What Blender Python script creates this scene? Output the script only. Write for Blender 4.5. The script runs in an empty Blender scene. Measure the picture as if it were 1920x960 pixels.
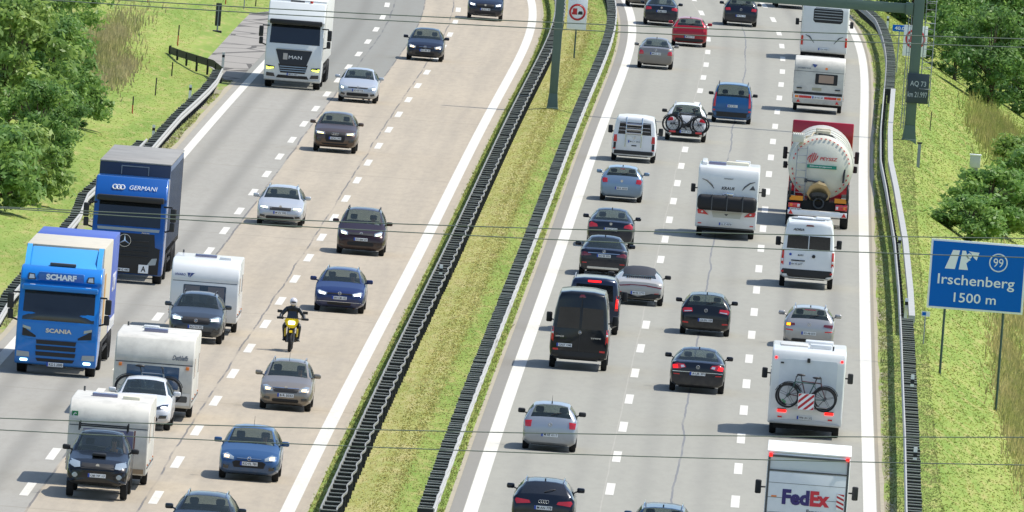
import bpy, bmesh, math, random
import numpy as np
from mathutils import Vector, Matrix
from mathutils.bvhtree import BVHTree
R = math.radians
random.seed(7); RNG = np.random.default_rng(11)
SC = bpy.context.scene
COL = SC.collection
# ------------------------------------------------------------------ camera
F = 36610.905; H = 34.3415; PITCH = 0.0461024; YAW = -0.0145801; ROLL = 0.0762784
r0 = Vector((math.cos(YAW), -math.sin(YAW), 0)); f0 = Vector((math.sin(YAW), math.cos(YAW), 0)); zz = Vector((0, 0, 1))
fw = f0*math.cos(PITCH) - zz*math.sin(PITCH); up = zz*math.cos(PITCH) + f0*math.sin(PITCH)
RX = r0*math.cos(ROLL) + up*math.sin(ROLL); UX = up*math.cos(ROLL) - r0*math.sin(ROLL)
CAMP = Vector((0, 0, H))
cd = bpy.data.cameras.new('camera'); cam = bpy.data.objects.new('camera', cd); COL.objects.link(cam)
m = Matrix((RX, UX, -fw)).transposed().to_4x4(); m.translation = CAMP; cam.matrix_world = m
cd.sensor_width = 36; cd.lens = F/1920*36; cd.clip_start = 5; cd.clip_end = 9000
SC.camera = cam
SC.render.resolution_x = 1024; SC.render.resolution_y = 512
# ------------------------------------------------------------------ light
SUN_EL, SUN_AZ = 60.0, 78.0        # azimuth clockwise from +Y
sd = Vector((math.sin(R(SUN_AZ))*math.cos(R(SUN_EL)), math.cos(R(SUN_AZ))*math.cos(R(SUN_EL)), math.sin(R(SUN_EL))))
w = bpy.data.worlds.new('World'); SC.world = w; w.use_nodes = True
wn = w.node_tree; bg = wn.nodes['Background']; sk = wn.nodes.new('ShaderNodeTexSky')
sk.sky_type = 'NISHITA'; sk.sun_disc = False; sk.sun_elevation = R(SUN_EL); sk.sun_rotation = R(SUN_AZ)
sk.air_density = 1.0; sk.dust_density = 1.0; sk.ozone_density = 1.4
wn.links.new(sk.outputs[0], bg.inputs[0]); bg.inputs[1].default_value = 0.15
sl = bpy.data.lights.new('sun', 'SUN'); sl.energy = 4.0; sl.angle = R(0.5); sl.color = (1, 0.95, 0.86)
so = bpy.data.objects.new('sun', sl); COL.objects.link(so); so.rotation_euler = sd.to_track_quat('Z', 'Y').to_euler()
so.location = (0, 600, 200)
vs = SC.view_settings; vs.view_transform = 'Standard'; vs.look = 'None'; vs.gamma = 1; vs.use_curve_mapping = False
vs.exposure = 0.40
# ------------------------------------------------------------------ road frame
KC = [0.10439253193, 0.03501290189, -0.03907745738, -0.02880992701, -0.004969096329]
VC = [-0.03153389837, -0.04514253815, 0.02248652871, 0.01013111373]
def _pl(c, s, a=550., b=1078.):
    def f(t): return sum(k*t**(i+2) for i, k in enumerate(c))
    def g(t): return sum(k*(i+2)*t**(i+1) for i, k in enumerate(c))
    t = (s-850)/100; ta = (a-850)/100; tb = (b-850)/100
    if t < ta: return f(ta) + g(ta)*(t-ta)
    if t > tb: return f(tb) + g(tb)*(t-tb)
    return f(t)
def cx(s): return _pl(KC, s)
def cz(s): return _pl(VC, s)
LL, E1, E2, LR, RL, D1, D2, RR = -25.84, -21.98, -18.27, -14.38, -9.19, -5.28, -1.487, 2.5756
def ter(u, s):
    "height of the ground beside the road over the road surface"
    h = 0.0
    if u < -28.5:
        h += 0.16*(-28.5-u) if u > -60 else 0.16*31.5
    if u > 4.7:
        h -= 0.56*(min(u, 12.5)-4.7)
    if -13.6 < u < -9.9:
        h += 0.20*math.sin(math.pi*(u+13.6)/3.7)**2
    return h
def W(u, s, h=0.0): return Vector((u+cx(s), s, cz(s)+h))
def proj(p):
    v = Vector(p)-CAMP; d = v.dot(fw)
    return 960+F*v.dot(RX)/d, 480-F*v.dot(UX)/d
def gp(px, py, h=0.0, t=False):
    "road coordinates (u, s) of the ground point seen at a place in the photograph"
    u = 0.0; s = 800.
    for it in range(30):
        lo, hi = 300., 3000.
        for _ in range(36):
            mid = (lo+hi)/2
            y = proj(W(u, mid, h+(ter(u, mid) if t else 0)))[1]
            if y > py: lo = mid
            else: hi = mid
        s = (lo+hi)/2
        x = proj(W(u, s, h+(ter(u, s) if t else 0)))[0]
        du = (px-x)*s/F; u += du*0.9
        if abs(du) < 1e-3: break
    return u, s
def heading(s): return -math.atan((cx(s+1)-cx(s-1))/2)
# ------------------------------------------------------------------ materials
def lin(h):
    if isinstance(h, str):
        h = h.lstrip('#'); c = [int(h[i:i+2], 16)/255 for i in (0, 2, 4)]
        return tuple((x/12.92 if x <= .04045 else ((x+.055)/1.055)**2.4) for x in c)
    return tuple(h)
_M = {}
def nd(nt, t, **k):
    n = nt.nodes.new(t)
    for a, b in k.items():
        if a.startswith('i_'): n.inputs[int(a[2:]) if a[2:].isdigit() else a[2:].replace('_', ' ')].default_value = b
        else: setattr(n, a, b)
    return n
def mat(name, col, rough=.5, metal=0., coat=0., emit=0., spec=.5, dirt=0.0, dscale=3.0, trans=0.0, ecol=None):
    if name in _M: return _M[name]
    m = bpy.data.materials.new(name); m.use_nodes = True; nt = m.node_tree; b = nt.nodes['Principled BSDF']
    c = lin(col)
    b.inputs['Base Color'].default_value = (*c, 1); b.inputs['Roughness'].default_value = rough; b.inputs['Metallic'].default_value = metal
    b.inputs['Specular IOR Level'].default_value = spec; b.inputs['Coat Weight'].default_value = coat; b.inputs['Coat Roughness'].default_value = .06
    if emit: b.inputs['Emission Color'].default_value = (*(lin(ecol) if ecol else c), 1); b.inputs['Emission Strength'].default_value = emit
    tc = nd(nt, 'ShaderNodeTexCoord')
    nz = nd(nt, 'ShaderNodeTexNoise', i_Scale=dscale, i_Detail=5.0, i_Roughness=.65)
    nt.links.new(tc.outputs['Object'], nz.inputs['Vector'])
    d = max(dirt, .04)
    mx = nd(nt, 'ShaderNodeMixRGB', blend_type='MIX'); mx.inputs[1].default_value = (*c, 1)
    mx.inputs[2].default_value = (*[x*.6+.03*d*2 for x in c], 1)
    mr = nd(nt, 'ShaderNodeMapRange'); mr.inputs[1].default_value = .42; mr.inputs[2].default_value = .75; mr.inputs[4].default_value = min(1, d*2)
    nt.links.new(nz.outputs[0], mr.inputs[0]); nt.links.new(mr.outputs[0], mx.inputs[0]); nt.links.new(mx.outputs[0], b.inputs['Base Color'])
    if name.startswith('paint') or name in ('caravan white', 'dirty caravan roof white', 'parcel white'):
        sp = nd(nt, 'ShaderNodeSeparateXYZ'); nt.links.new(tc.outputs['Object'], sp.inputs[0]); zr = nd(nt, 'ShaderNodeMapRange'); zr.inputs[1].default_value = .75; zr.inputs[2].default_value = .2; zr.inputs[4].default_value = .55
        n2 = nd(nt, 'ShaderNodeTexNoise', i_Scale=6., i_Detail=4.); nt.links.new(tc.outputs['Object'], n2.inputs['Vector']); mu = nd(nt, 'ShaderNodeMath', operation='MULTIPLY')
        nt.links.new(sp.outputs[2], zr.inputs[0]); nt.links.new(zr.outputs[0], mu.inputs[0]); nt.links.new(n2.outputs[0], mu.inputs[1])
        m2 = nd(nt, 'ShaderNodeMixRGB'); nt.links.new(mu.outputs[0], m2.inputs[0]); nt.links.new(mx.outputs[0], m2.inputs[1]); m2.inputs[2].default_value = (.16, .145, .12, 1)
        nt.links.new(m2.outputs[0], b.inputs['Base Color'])
    _M[name] = m; return m
def paint(name, col, metal=.0, rough=.3, dirt=.04): return mat('paint '+name, col, rough, metal, coat=.6, dirt=dirt, dscale=2., spec=.2)
def glassmat(name, tint=(.74, .82, .79), alpha=.46, base=(.03, .045, .05)):
    if name in _M: return _M[name]
    m = bpy.data.materials.new(name); m.use_nodes = True; nt = m.node_tree; nt.nodes.clear()
    o = nd(nt, 'ShaderNodeOutputMaterial'); tr = nd(nt, 'ShaderNodeBsdfTransparent'); tr.inputs[0].default_value = (*tint, 1)
    gl = nd(nt, 'ShaderNodeBsdfPrincipled'); gl.inputs['Base Color'].default_value = (*base, 1); gl.inputs['Roughness'].default_value = .06
    gl.inputs['Specular IOR Level'].default_value = .8
    mx = nd(nt, 'ShaderNodeMixShader'); tc = nd(nt, 'ShaderNodeTexCoord')
    nz = nd(nt, 'ShaderNodeTexNoise', i_Scale=1.6, i_Detail=2.0); nt.links.new(tc.outputs['Object'], nz.inputs['Vector'])
    mr = nd(nt, 'ShaderNodeMapRange'); mr.inputs[3].default_value = alpha-.12; mr.inputs[4].default_value = min(1, alpha+.12)
    nt.links.new(nz.outputs[0], mr.inputs[0]); nt.links.new(mr.outputs[0], mx.inputs[0])
    nt.links.new(tr.outputs[0], mx.inputs[1]); nt.links.new(gl.outputs[0], mx.inputs[2]); nt.links.new(mx.outputs[0], o.inputs[0])
    _M[name] = m; return m
GLASS = glassmat('car glass'); GLASSD = glassmat('dark tinted glass', (.1, .11, .12), .93, (.008, .011, .015))
BLACK = mat('black plastic', '#1a1b1d', .55, dirt=.12); RUBBER = mat('rubber', '#17181a', .85, dirt=.2)
GREYP = mat('grey plastic', '#4a4c4e', .6, dirt=.1); CHROME = mat('chrome', '#c8ccd0', .15, 1.); ALU = mat('alloy', '#a9adb1', .35, .8)
WHITE = mat('white lacquer', '#e9eaea', .4, dirt=.1, coat=.4); GALV = mat('galvanised steel', '#8f959a', .5, .45, dirt=.3, dscale=1.5)
SEAT = mat('seat fabric', '#3a3c40', .9); UNDER = mat('underbody', '#101112', .9)
LAMPC = mat('headlight lens', '#98a4aa', .12, .3, coat=1.); LAMPD = mat('dark headlight housing', '#23282c', .1, .2, coat=1.)
LIT = mat('lit daytime lamp', '#f4ffd8', .2, emit=2.6); LITW = mat('lit warm lamp', '#ffd9a0', .2, emit=1.8); AMBER = mat('lit amber lamp', '#ff9a20', .2, emit=2.2, ecol='#ff9a10')
TAIL = mat('tail light lens', '#a80e16', .12, .0, coat=1., emit=.05, ecol='#ff1020'); TAILD = mat('dark tail light lens', '#6a0c14', .12, 0, coat=1.)
TAILC = mat('clear tail light lens', '#cfcfd2', .1, .3, coat=1.); BRAKE = mat('lit brake lamp', '#ff2020', .2, emit=2.0, ecol='#ff1410')
REDR = mat('red reflector', '#c01818', .25, coat=.6, emit=.05); ORNG = mat('orange reflector', '#e07818', .3, coat=.5)
PLATE = mat('number plate white', '#dfe2e2', .4, dirt=.1); PBLUE = mat('number plate blue', '#1440a0', .4); PTXT = mat('plate letters', '#15161a', .5)
# ------------------------------------------------------------------ mesh building
def tag(o, label=None, cat=None, group=None, kind=None):
    if label: o['label'] = label
    if cat: o['category'] = cat
    if group: o['group'] = group
    if kind: o['kind'] = kind
    return o
def link(name, me, m=None, parent=None):
    o = bpy.data.objects.new(name, me); COL.objects.link(o)
    if m is not None:
        for x in (m if isinstance(m, (list, tuple)) else [m]): me.materials.append(x)
    if parent is not None: o.parent = parent
    return o
def thing(name, label, cat, loc=(0, 0, 0), rz=0., group=None):
    o = bpy.data.objects.new(name, None); COL.objects.link(o); o.location = loc; o.rotation_euler = (0, 0, rz)
    o.empty_display_size = .3
    return tag(o, label, cat, group)
class B:
    def __init__(s): s.v = []; s.f = []; s.mi = []; s.cur = 0
    def add(s, vs, fs):
        n = len(s.v); s.v += [tuple(x) for x in vs]; s.f += [tuple(i+n for i in f) for f in fs]; s.mi += [s.cur]*len(fs); return s
    def box(s, x0, x1, y0, y1, z0, z1, r=0., seg=2):
        if r <= 0:
            return s.add([(x0, y0, z0), (x1, y0, z0), (x1, y1, z0), (x0, y1, z0), (x0, y0, z1), (x1, y0, z1), (x1, y1, z1), (x0, y1, z1)],
                         [(0, 3, 2, 1), (4, 5, 6, 7), (0, 1, 5, 4), (1, 2, 6, 5), (2, 3, 7, 6), (3, 0, 4, 7)])
        bm = bmesh.new(); bmesh.ops.create_cube(bm, size=1)
        for v in bm.verts: v.co = Vector(((x0+x1)/2+v.co.x*(x1-x0), (y0+y1)/2+v.co.y*(y1-y0), (z0+z1)/2+v.co.z*(z1-z0)))
        r = min(r, .48*min(abs(x1-x0), abs(y1-y0), abs(z1-z0)))
        bmesh.ops.bevel(bm, geom=bm.edges[:], offset=r, segments=seg, profile=.5, affect='EDGES')
        return s.bm(bm)
    def bm(s, bm):
        bm.verts.index_update(); s.add([v.co[:] for v in bm.verts], [[v.index for v in f.verts] for f in bm.faces]); bm.free(); return s
    def cyl(s, a, b, ra, rb=None, n=16, cap=True):
        rb = ra if rb is None else rb; a = Vector(a); b = Vector(b); d = (b-a).normalized()
        p = d.orthogonal().normalized(); q = d.cross(p)
        vs = [a+(p*math.cos(t)+q*math.sin(t))*ra for t in [2*math.pi*i/n for i in range(n)]] + [b+(p*math.cos(t)+q*math.sin(t))*rb for t in [2*math.pi*i/n for i in range(n)]]
        fs = [(i, (i+1) % n, n+(i+1) % n, n+i) for i in range(n)]
        if cap: fs += [tuple(range(n-1, -1, -1)), tuple(range(n, 2*n))]
        return s.add(vs, fs)
    def tube(s, pts, r, n=6):
        pts = [Vector(p) for p in pts]; rr = r if isinstance(r, (list, tuple)) else [r]*len(pts)
        vs = []; fs = []; pp = None
        for i, p in enumerate(pts):
            d = (pts[min(i+1, len(pts)-1)]-pts[max(i-1, 0)]).normalized()
            if pp is None: pp = d.orthogonal().normalized()
            pp = (pp-d*pp.dot(d)).normalized(); q = d.cross(pp)
            vs += [p+(pp*math.cos(2*math.pi*k/n)+q*math.sin(2*math.pi*k/n))*rr[i] for k in range(n)]
            if i: fs += [((i-1)*n+k, (i-1)*n+(k+1) % n, i*n+(k+1) % n, i*n+k) for k in range(n)]
        fs += [tuple(range(n-1, -1, -1)), tuple(range(len(vs)-n, len(vs)))]
        return s.add(vs, fs)
    def ell(s, c, rx, ry, rz, n=12, m=8):
        vs = [(c[0]+rx*math.cos(2*math.pi*i/n)*math.sin(math.pi*j/m), c[1]+ry*math.sin(2*math.pi*i/n)*math.sin(math.pi*j/m), c[2]+rz*math.cos(math.pi*j/m)) for j in range(1, m) for i in range(n)]
        vs += [(c[0], c[1], c[2]+rz), (c[0], c[1], c[2]-rz)]; t = len(vs)
        fs = [((j)*n+i, (j+1)*n+i, (j+1)*n+(i+1) % n, j*n+(i+1) % n) for j in range(m-2) for i in range(n)]
        fs += [(t-2, i, (i+1) % n) for i in range(n)] + [(t-1, (m-2)*n+(i+1) % n, (m-2)*n+i) for i in range(n)]
        return s.add(vs, fs)
    def torus(s, c, ax, Rr, r, n=28, m=8):
        c = Vector(c); ax = Vector(ax).normalized(); p = ax.orthogonal().normalized(); q = ax.cross(p); vs = []; fs = []
        for i in range(n):
            t = 2*math.pi*i/n; e = p*math.cos(t)+q*math.sin(t)
            vs += [c+e*(Rr+r*math.cos(2*math.pi*k/m))+ax*r*math.sin(2*math.pi*k/m) for k in range(m)]
            fs += [(i*m+k, ((i+1) % n)*m+k, ((i+1) % n)*m+(k+1) % m, i*m+(k+1) % m) for k in range(m)]
        return s.add(vs, fs)
    def prism(s, poly, a, b, ax='y'):
        "polygon (two coordinates) extruded from a to b along an axis"
        n = len(poly)
        def P(p, t): return {'y': (p[0], t, p[1]), 'x': (t, p[0], p[1]), 'z': (p[0], p[1], t)}[ax]
        return s.add([P(p, a) for p in poly]+[P(p, b) for p in poly], [tuple(range(n)), tuple(range(2*n-1, n-1, -1))]+[(i, n+i, n+(i+1) % n, (i+1) % n) for i in range(n)])
    def build(s, name, m=None, parent=None, smooth=35, fix=True):
        me = bpy.data.meshes.new(name); me.from_pydata(s.v, [], s.f)
        if any(s.mi): me.polygons.foreach_set('material_index', s.mi)
        if fix:
            bm = bmesh.new(); bm.from_mesh(me); bmesh.ops.recalc_face_normals(bm, faces=bm.faces[:]); bm.to_mesh(me); bm.free()
        if smooth:
            me.polygons.foreach_set('use_smooth', [True]*len(me.polygons)); me.set_sharp_from_angle(angle=R(smooth))
        return link(name, me, m, parent)
def textmesh(body, w, h, name, m, parent, loc, face=-1, bold=.02, depth=.006, shear=0., track=1., rx=0.):
    "lettering scaled into a box w wide and h high, facing -Y (face=-1) or +Y"
    cu = bpy.data.curves.new(name, 'FONT'); cu.body = body; cu.size = 1; cu.extrude = .01; cu.offset = bold; cu.shear = shear; cu.space_character = track
    cu.resolution_u = 3
    t = bpy.data.objects.new('t', cu); me = bpy.data.meshes.new_from_object(t); bpy.data.objects.remove(t); bpy.data.curves.remove(cu)
    if not me.vertices: return None
    co = np.empty(len(me.vertices)*3); me.vertices.foreach_get('co', co); co = co.reshape(-1, 3)
    mn, mx = co.min(0), co.max(0); sz = np.maximum(mx-mn, 1e-6)
    q = (co-(mn+mx)/2)/sz
    x, y, z = q[:, 0]*w, q[:, 1]*h, q[:, 2]*depth
    out = np.stack([x*(1 if face < 0 else -1), -z if face < 0 else z, y], 1)
    me.vertices.foreach_set('co', out.ravel()); me.update()
    me.materials.clear()
    o = link(name, me, m, parent); o.location = loc; o.rotation_euler = (rx, 0, 0); return o
def copy_tree(o, parent=None):
    c = o.copy(); COL.objects.link(c)
    if parent is not None: c.parent = parent
    for ch in list(o.children): copy_tree(ch, c)
    return c
# ------------------------------------------------------------------ setting: ground sheets
def smath(nt, op, a, b=None, c=None, clamp=False):
    n = nt.nodes.new('ShaderNodeMath'); n.operation = op; n.use_clamp = clamp
    for i, x in enumerate((a, b, c)):
        if x is None: continue
        if isinstance(x, (int, float)): n.inputs[i].default_value = x
        else: nt.links.new(x, n.inputs[i])
    return n.outputs[0]
def smix(nt, f, a, b):
    n = nt.nodes.new('ShaderNodeMixRGB')
    for i, x in enumerate((f, a, b)):
        if isinstance(x, tuple): n.inputs[i].default_value = (*x[:3], 1)
        elif isinstance(x, (int, float)): n.inputs[i].default_value = x
        else: nt.links.new(x, n.inputs[i])
    return n.outputs[0]
def snoise(nt, vec, scale, detail=4., rough=.6, mul=None):
    if mul:
        mp = nt.nodes.new('ShaderNodeMapping'); mp.inputs['Scale'].default_value = mul; nt.links.new(vec, mp.inputs[0]); vec = mp.outputs[0]
    n = nd(nt, 'ShaderNodeTexNoise', i_Scale=scale, i_Detail=detail, i_Roughness=rough); nt.links.new(vec, n.inputs['Vector']); return n.outputs[0]
def srange(nt, v, a, b, c=0., d=1.):
    n = nt.nodes.new('ShaderNodeMapRange'); n.interpolation_type = 'SMOOTHSTEP'
    for i, x in enumerate((a, b, c, d)): n.inputs[i+1].default_value = x
    nt.links.new(v, n.inputs[0]); return n.outputs[0]
def newmat(name):
    m = bpy.data.materials.new(name); m.use_nodes = True; nt = m.node_tree; b = nt.nodes['Principled BSDF']
    tc = nt.nodes.new('ShaderNodeTexCoord'); sp = nt.nodes.new('ShaderNodeSeparateXYZ'); nt.links.new(tc.outputs['UV'], sp.inputs[0])
    return m, nt, b, tc, sp.outputs[0], sp.outputs[1]
def sheet(name, us, ss, hf, m, kind='structure', edge=None):
    "grid in road coordinates; UV = (u, s) in metres"
    vs = []; uv = []
    for s in ss:
        for i, u in enumerate(us):
            uu = u(s) if callable(u) else u
            vs.append(tuple(W(uu, s, hf(uu, s)))); uv.append((uu, s))
    n = len(us); fs = [(j*n+i, j*n+i+1, (j+1)*n+i+1, (j+1)*n+i) for j in range(len(ss)-1) for i in range(n-1)]
    me = bpy.data.meshes.new(name); me.from_pydata(vs, [], fs); l = me.uv_layers.new(name='UVMap')
    idx = np.empty(len(me.loops), dtype=np.int32); me.loops.foreach_get('vertex_index', idx); l.data.foreach_set('uv', np.array(uv)[idx].ravel())
    me.polygons.foreach_set('use_smooth', [True]*len(me.polygons))
    o = link(name, me, m); tag(o, kind=kind); return o
SS = list(range(-200, 540, 60))+[540+6*i for i in range(92)]+[1100, 1150, 1250, 1400, 1700, 2200, 3000, 4500]
# grass ground
GM, nt, b, tc, U, S = newmat('grass ground')
ob = tc.outputs['Object']
n1 = snoise(nt, ob, .5, 5, .6, (1, .08, 1)); n2 = snoise(nt, ob, 2.2, 5, .7, (1, .12, 1)); n3 = snoise(nt, ob, 14, 3, .7)
c = smix(nt, srange(nt, n1, .35, .65), lin('#758c42'), lin('#8c9a50'))
c = smix(nt, srange(nt, n2, .45, .75), c, lin('#a59c66'))
med = smath(nt, 'MULTIPLY', srange(nt, U, -13.4, -13.0), srange(nt, U, -11.2, -11.6))
c = smix(nt, smath(nt, 'MULTIPLY', med, smath(nt, 'MULTIPLY', snoise(nt, ob, .8, 4, .7, (1, .1, 1)), 1.0)), c, smix(nt, srange(nt, n2, .35, .65), lin('#a89c62'), lin('#b8ab7c')))
c = smix(nt, smath(nt, 'MULTIPLY', n3, .15), c, lin('#4d6020'))
# dry gravelly soil beside the outer pavement edges
gl_ = smath(nt, 'MULTIPLY', srange(nt, U, -27.9, -27.2), srange(nt, U, -26.0, -26.1))
gr_ = smath(nt, 'MULTIPLY', srange(nt, U, 2.85, 2.95), srange(nt, U, 3.5, 3.15))
g_ = smath(nt, 'MAXIMUM', gl_, gr_)
g_ = smath(nt, 'MULTIPLY', g_, srange(nt, snoise(nt, ob, .9, 4, .7, (1, .12, 1)), .42, .6))
c = smix(nt, g_, c, smix(nt, n3, lin('#7d7466'), lin('#a39a88')))
nt.links.new(c, b.inputs['Base Color']); b.inputs['Roughness'].default_value = .95; b.inputs['Specular IOR Level'].default_value = .1
us = [-1500, -700, -300, -150, -90, -60, -50, -44, -38, -34, -31, -28.5, -27, -26.2, -14.2, -13.6, -13.1, -12.7, -12.3, -11.75, -11.2, -10.8, -10.4, -9.9, -9.3, 2.7, 3.5, 4.7, 6, 7.5, 9, 10.5, 12.5, 16, 25, 60, 150, 400, 1500]
sheet('ground', us, SS, lambda u, s: ter(u, s)-(.03 if -26.5 < u < -13.9 or -9.6 < u < 2.8 else .0), GM)
def lane_track(nt, U, centre, half=.85, wd=.38):
    a = smath(nt, 'ABSOLUTE', smath(nt, 'SUBTRACT', smath(nt, 'ABSOLUTE', smath(nt, 'SUBTRACT', U, centre)), half))
    return srange(nt, a, wd, 0.)
def crack(nt, U, S, ob, centre, wd=.035, amp=.3, sc=.06):
    nz = smath(nt, 'MULTIPLY', smath(nt, 'SUBTRACT', snoise(nt, S_vec(nt, S), sc, 4, .6), .5), amp)
    a = smath(nt, 'ABSOLUTE', smath(nt, 'SUBTRACT', smath(nt, 'SUBTRACT', U, centre), nz))
    return smath(nt, 'LESS_THAN', a, wd)
def S_vec(nt, S):
    n = nt.nodes.new('ShaderNodeCombineXYZ'); nt.links.new(S, n.inputs[1]); return n.outputs[0]
# left carriageway
LM, nt, b, tc, U, S = newmat('worn concrete and asphalt')
ob = tc.outputs['Object']
n1 = snoise(nt, ob, .12, 5, .6, (1, .3, 1)); n2 = snoise(nt, ob, 3., 6, .75, (1, .15, 1)); n4 = snoise(nt, ob, .5, 5, .7, (3, .05, 1)); nf = snoise(nt, ob, 40, 3, .7)
beige = smix(nt, n1, lin('#a69a86'), lin('#b5a995')); beige = smix(nt, srange(nt, n4, .4, .7, 0, .35), beige, lin('#928a7c'))
grey = smix(nt, n1, lin('#918e85'), lin('#a09d93')); dark = smix(nt, n1, lin('#7f8078'), lin('#8b8a83'))
wob = smath(nt, 'MULTIPLY', smath(nt, 'SUBTRACT', snoise(nt, ob, .04, 3), .5), .25)
Uw = smath(nt, 'ADD', U, wob)
far = srange(nt, S, 893, 894)
c = smix(nt, smath(nt, 'LESS_THAN', Uw, -21.62), beige, grey)
fd = smath(nt, 'MULTIPLY', far, smath(nt, 'LESS_THAN', Uw, -20.05)); c = smix(nt, fd, c, dark)
tr = lane_track(nt, U, -24.0, .95, .55); c = smix(nt, smath(nt, 'MULTIPLY', tr, .42), c, lin('#67665f'))
tr = lane_track(nt, U, -20.1, .85, .5); c = smix(nt, smath(nt, 'MULTIPLY', tr, .18), c, lin('#77736a'))
tr = lane_track(nt, U, -16.3, .85, .5); c = smix(nt, smath(nt, 'MULTIPLY', tr, .12), c, lin('#827c70'))
for ce, am, wd in ((-21.62, .25, .035), (-18.55, .3, .03), (-20.05, .1, .03)):
    k = crack(nt, U, S, ob, ce, wd, am)
    if ce == -20.05: k = smath(nt, 'MULTIPLY', k, far)
    k = smath(nt, 'MULTIPLY', k, srange(nt, snoise(nt, ob, .15, 2), .4, .55, .15, .8))
    c = smix(nt, k, c, lin('#55565a'))
# cross joints of old patches
jm = smath(nt, 'LESS_THAN', smath(nt, 'PINGPONG', smath(nt, 'ADD', S, smath(nt, 'MULTIPLY', wob, 4)), 31.), .18)
c = smix(nt, smath(nt, 'MULTIPLY', jm, .35), c, lin('#77705f'))
c = smix(nt, srange(nt, n2, .35, .75, 0, .3), c, lin('#7b746a')); c = smix(nt, smath(nt, 'MULTIPLY', nf, .22), c, lin('#66625b'))
nt.links.new(c, b.inputs['Base Color']); b.inputs['Roughness'].default_value = .85; b.inputs['Specular IOR Level'].default_value = .3
sheet('left_carriageway', [-26.35, -21, -17, -13.88], SS, lambda u, s: .0, LM)
# right carriageway
RM, nt, b, tc, U, S = newmat('grey asphalt')
ob = tc.outputs['Object']
n1 = snoise(nt, ob, .12, 5, .6, (1, .3, 1)); n2 = snoise(nt, ob, 3., 6, .75, (1, .15, 1)); nf = snoise(nt, ob, 40, 3, .7)
c = smix(nt, n1, lin('#918f84'), lin('#9c9a8e'))
c = smix(nt, smath(nt, 'LESS_THAN', U, -9.42), c, lin('#86837b'))
c = smix(nt, smath(nt, 'GREATER_THAN', U, 2.8), c, lin('#8e8674'))
for ce, q in ((-7.2, .2), (-3.4, .22), (.55, .4)):
    tr = lane_track(nt, U, ce, .9, .5); c = smix(nt, smath(nt, 'MULTIPLY', tr, q), c, lin('#716f69'))
k = crack(nt, U, S, ob, -3.35, .032, .5, .04); k = smath(nt, 'MULTIPLY', k, srange(nt, snoise(nt, ob, .08, 2), .3, .5, .35, .9)); c = smix(nt, smath(nt, 'MULTIPLY', k, .75), c, lin('#5c5f6a'))
k = crack(nt, U, S, ob, -5.45, .02, .15, .05); c = smix(nt, smath(nt, 'MULTIPLY', k, .35), c, lin('#b5aea2'))
c = smix(nt, srange(nt, n2, .35, .75, 0, .22), c, lin('#75726b')); c = smix(nt, smath(nt, 'MULTIPLY', nf, .2), c, lin('#605f5a'))
nt.links.new(c, b.inputs['Base Color']); b.inputs['Roughness'].default_value = .85; b.inputs['Specular IOR Level'].default_value = .3
sheet('right_carriageway', [-9.8, -5, -1, 2.92], SS, lambda u, s: .0, RM)
# kerb strips of pale dirt along the pavement
KM = mat('pale dirty kerb', '#a39a84', .9, dirt=.6, dscale=4)
wv = lambda u0, a: (lambda s: u0+a*math.sin(s*.31)*math.sin(s*.057+1))
SD = [540+2*i for i in range(276)]
sheet('kerb_strip', [-9.93, wv(-9.8, .0)], SD, lambda u, s: .006, KM); sheet('kerb_strip', [-13.9, -13.80], SD, lambda u, s: .006, KM)
sheet('kerb_strip', [2.9, wv(3.02, .03)], SD, lambda u, s: .006, KM); sheet('kerb_strip', [wv(-26.55, .05), -26.33], SD, lambda u, s: .006, KM)
# markings
PM, nt, b, tc, U, S = newmat('worn white road paint'); ob = tc.outputs['Object']
n2 = snoise(nt, ob, 5., 6, .8, (1, .2, 1)); c = smix(nt, srange(nt, n2, .40, .8, 0, .5), lin('#cbc8bd'), lin('#a19d92'))
nt.links.new(c, b.inputs['Base Color']); b.inputs['Roughness'].default_value = .7
for uc, wd in ((LL, .36), (LR, .42), (RL, .42), (RR, .40)):
    sheet('edge_line', [uc-wd/2, uc+wd/2], SD, lambda u, s: .005, PM)
for uc, ph in ((E1, 566.2), (E2, 566.95), (D1, 588.3-36), (D2, 586.8-36)):
    bb = B(); uvl = []
    for i in range(-1, 31):
        s0 = ph+18*i-3.1
        for k in range(3):
            a, d = s0+2.07*k, s0+2.07*(k+1)
            n = len(bb.v); bb.add([W(uc-.13, a, .005), W(uc+.13, a, .005), W(uc+.13, d, .005), W(uc-.13, d, .005)], [(0, 1, 2, 3)])
    o = bb.build('lane_marking', PM, smooth=0); tag(o, kind='structure')
# emergency bay of cracked asphalt on the left
AM, nt, b, tc, U, S = newmat('cracked grey asphalt'); ob = tc.outputs['Object']
vo = nd(nt, 'ShaderNodeTexVoronoi', feature='DISTANCE_TO_EDGE', i_Scale=.25); mp = nd(nt, 'ShaderNodeMapping'); nt.links.new(ob, mp.inputs[0]); mp.inputs['Scale'].default_value = (1, .6, 1)
nt.links.new(mp.outputs[0], vo.inputs[0])
c = smix(nt, snoise(nt, ob, 1.5, 5, .7), lin('#827d76'), lin('#98938a')); c = smix(nt, smath(nt, 'LESS_THAN', vo.outputs[0], .03), c, lin('#54504a'))
nt.links.new(c, b.inputs['Base Color']); b.inputs['Roughness'].default_value = .9
pts = [gp(*q) for q in ((500, 22), (455, 27), (415, 42), (385, 62), (365, 85), (350, 104), (372, 112), (415, 140), (418, 150))]
vs = [W(u, s, .012) for u, s in pts]
ed = [W(-26.3, s, .012) for s in np.linspace(pts[-1][1], pts[0][1]+12, 12)]
me = bpy.data.meshes.new('parking_bay'); me.from_pydata([tuple(v) for v in vs+ed], [], [tuple(range(len(vs)))+tuple(range(len(vs), len(vs)+len(ed)))]); tag(link('parking_bay', me, AM), kind='structure')
BAY = pts
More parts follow.
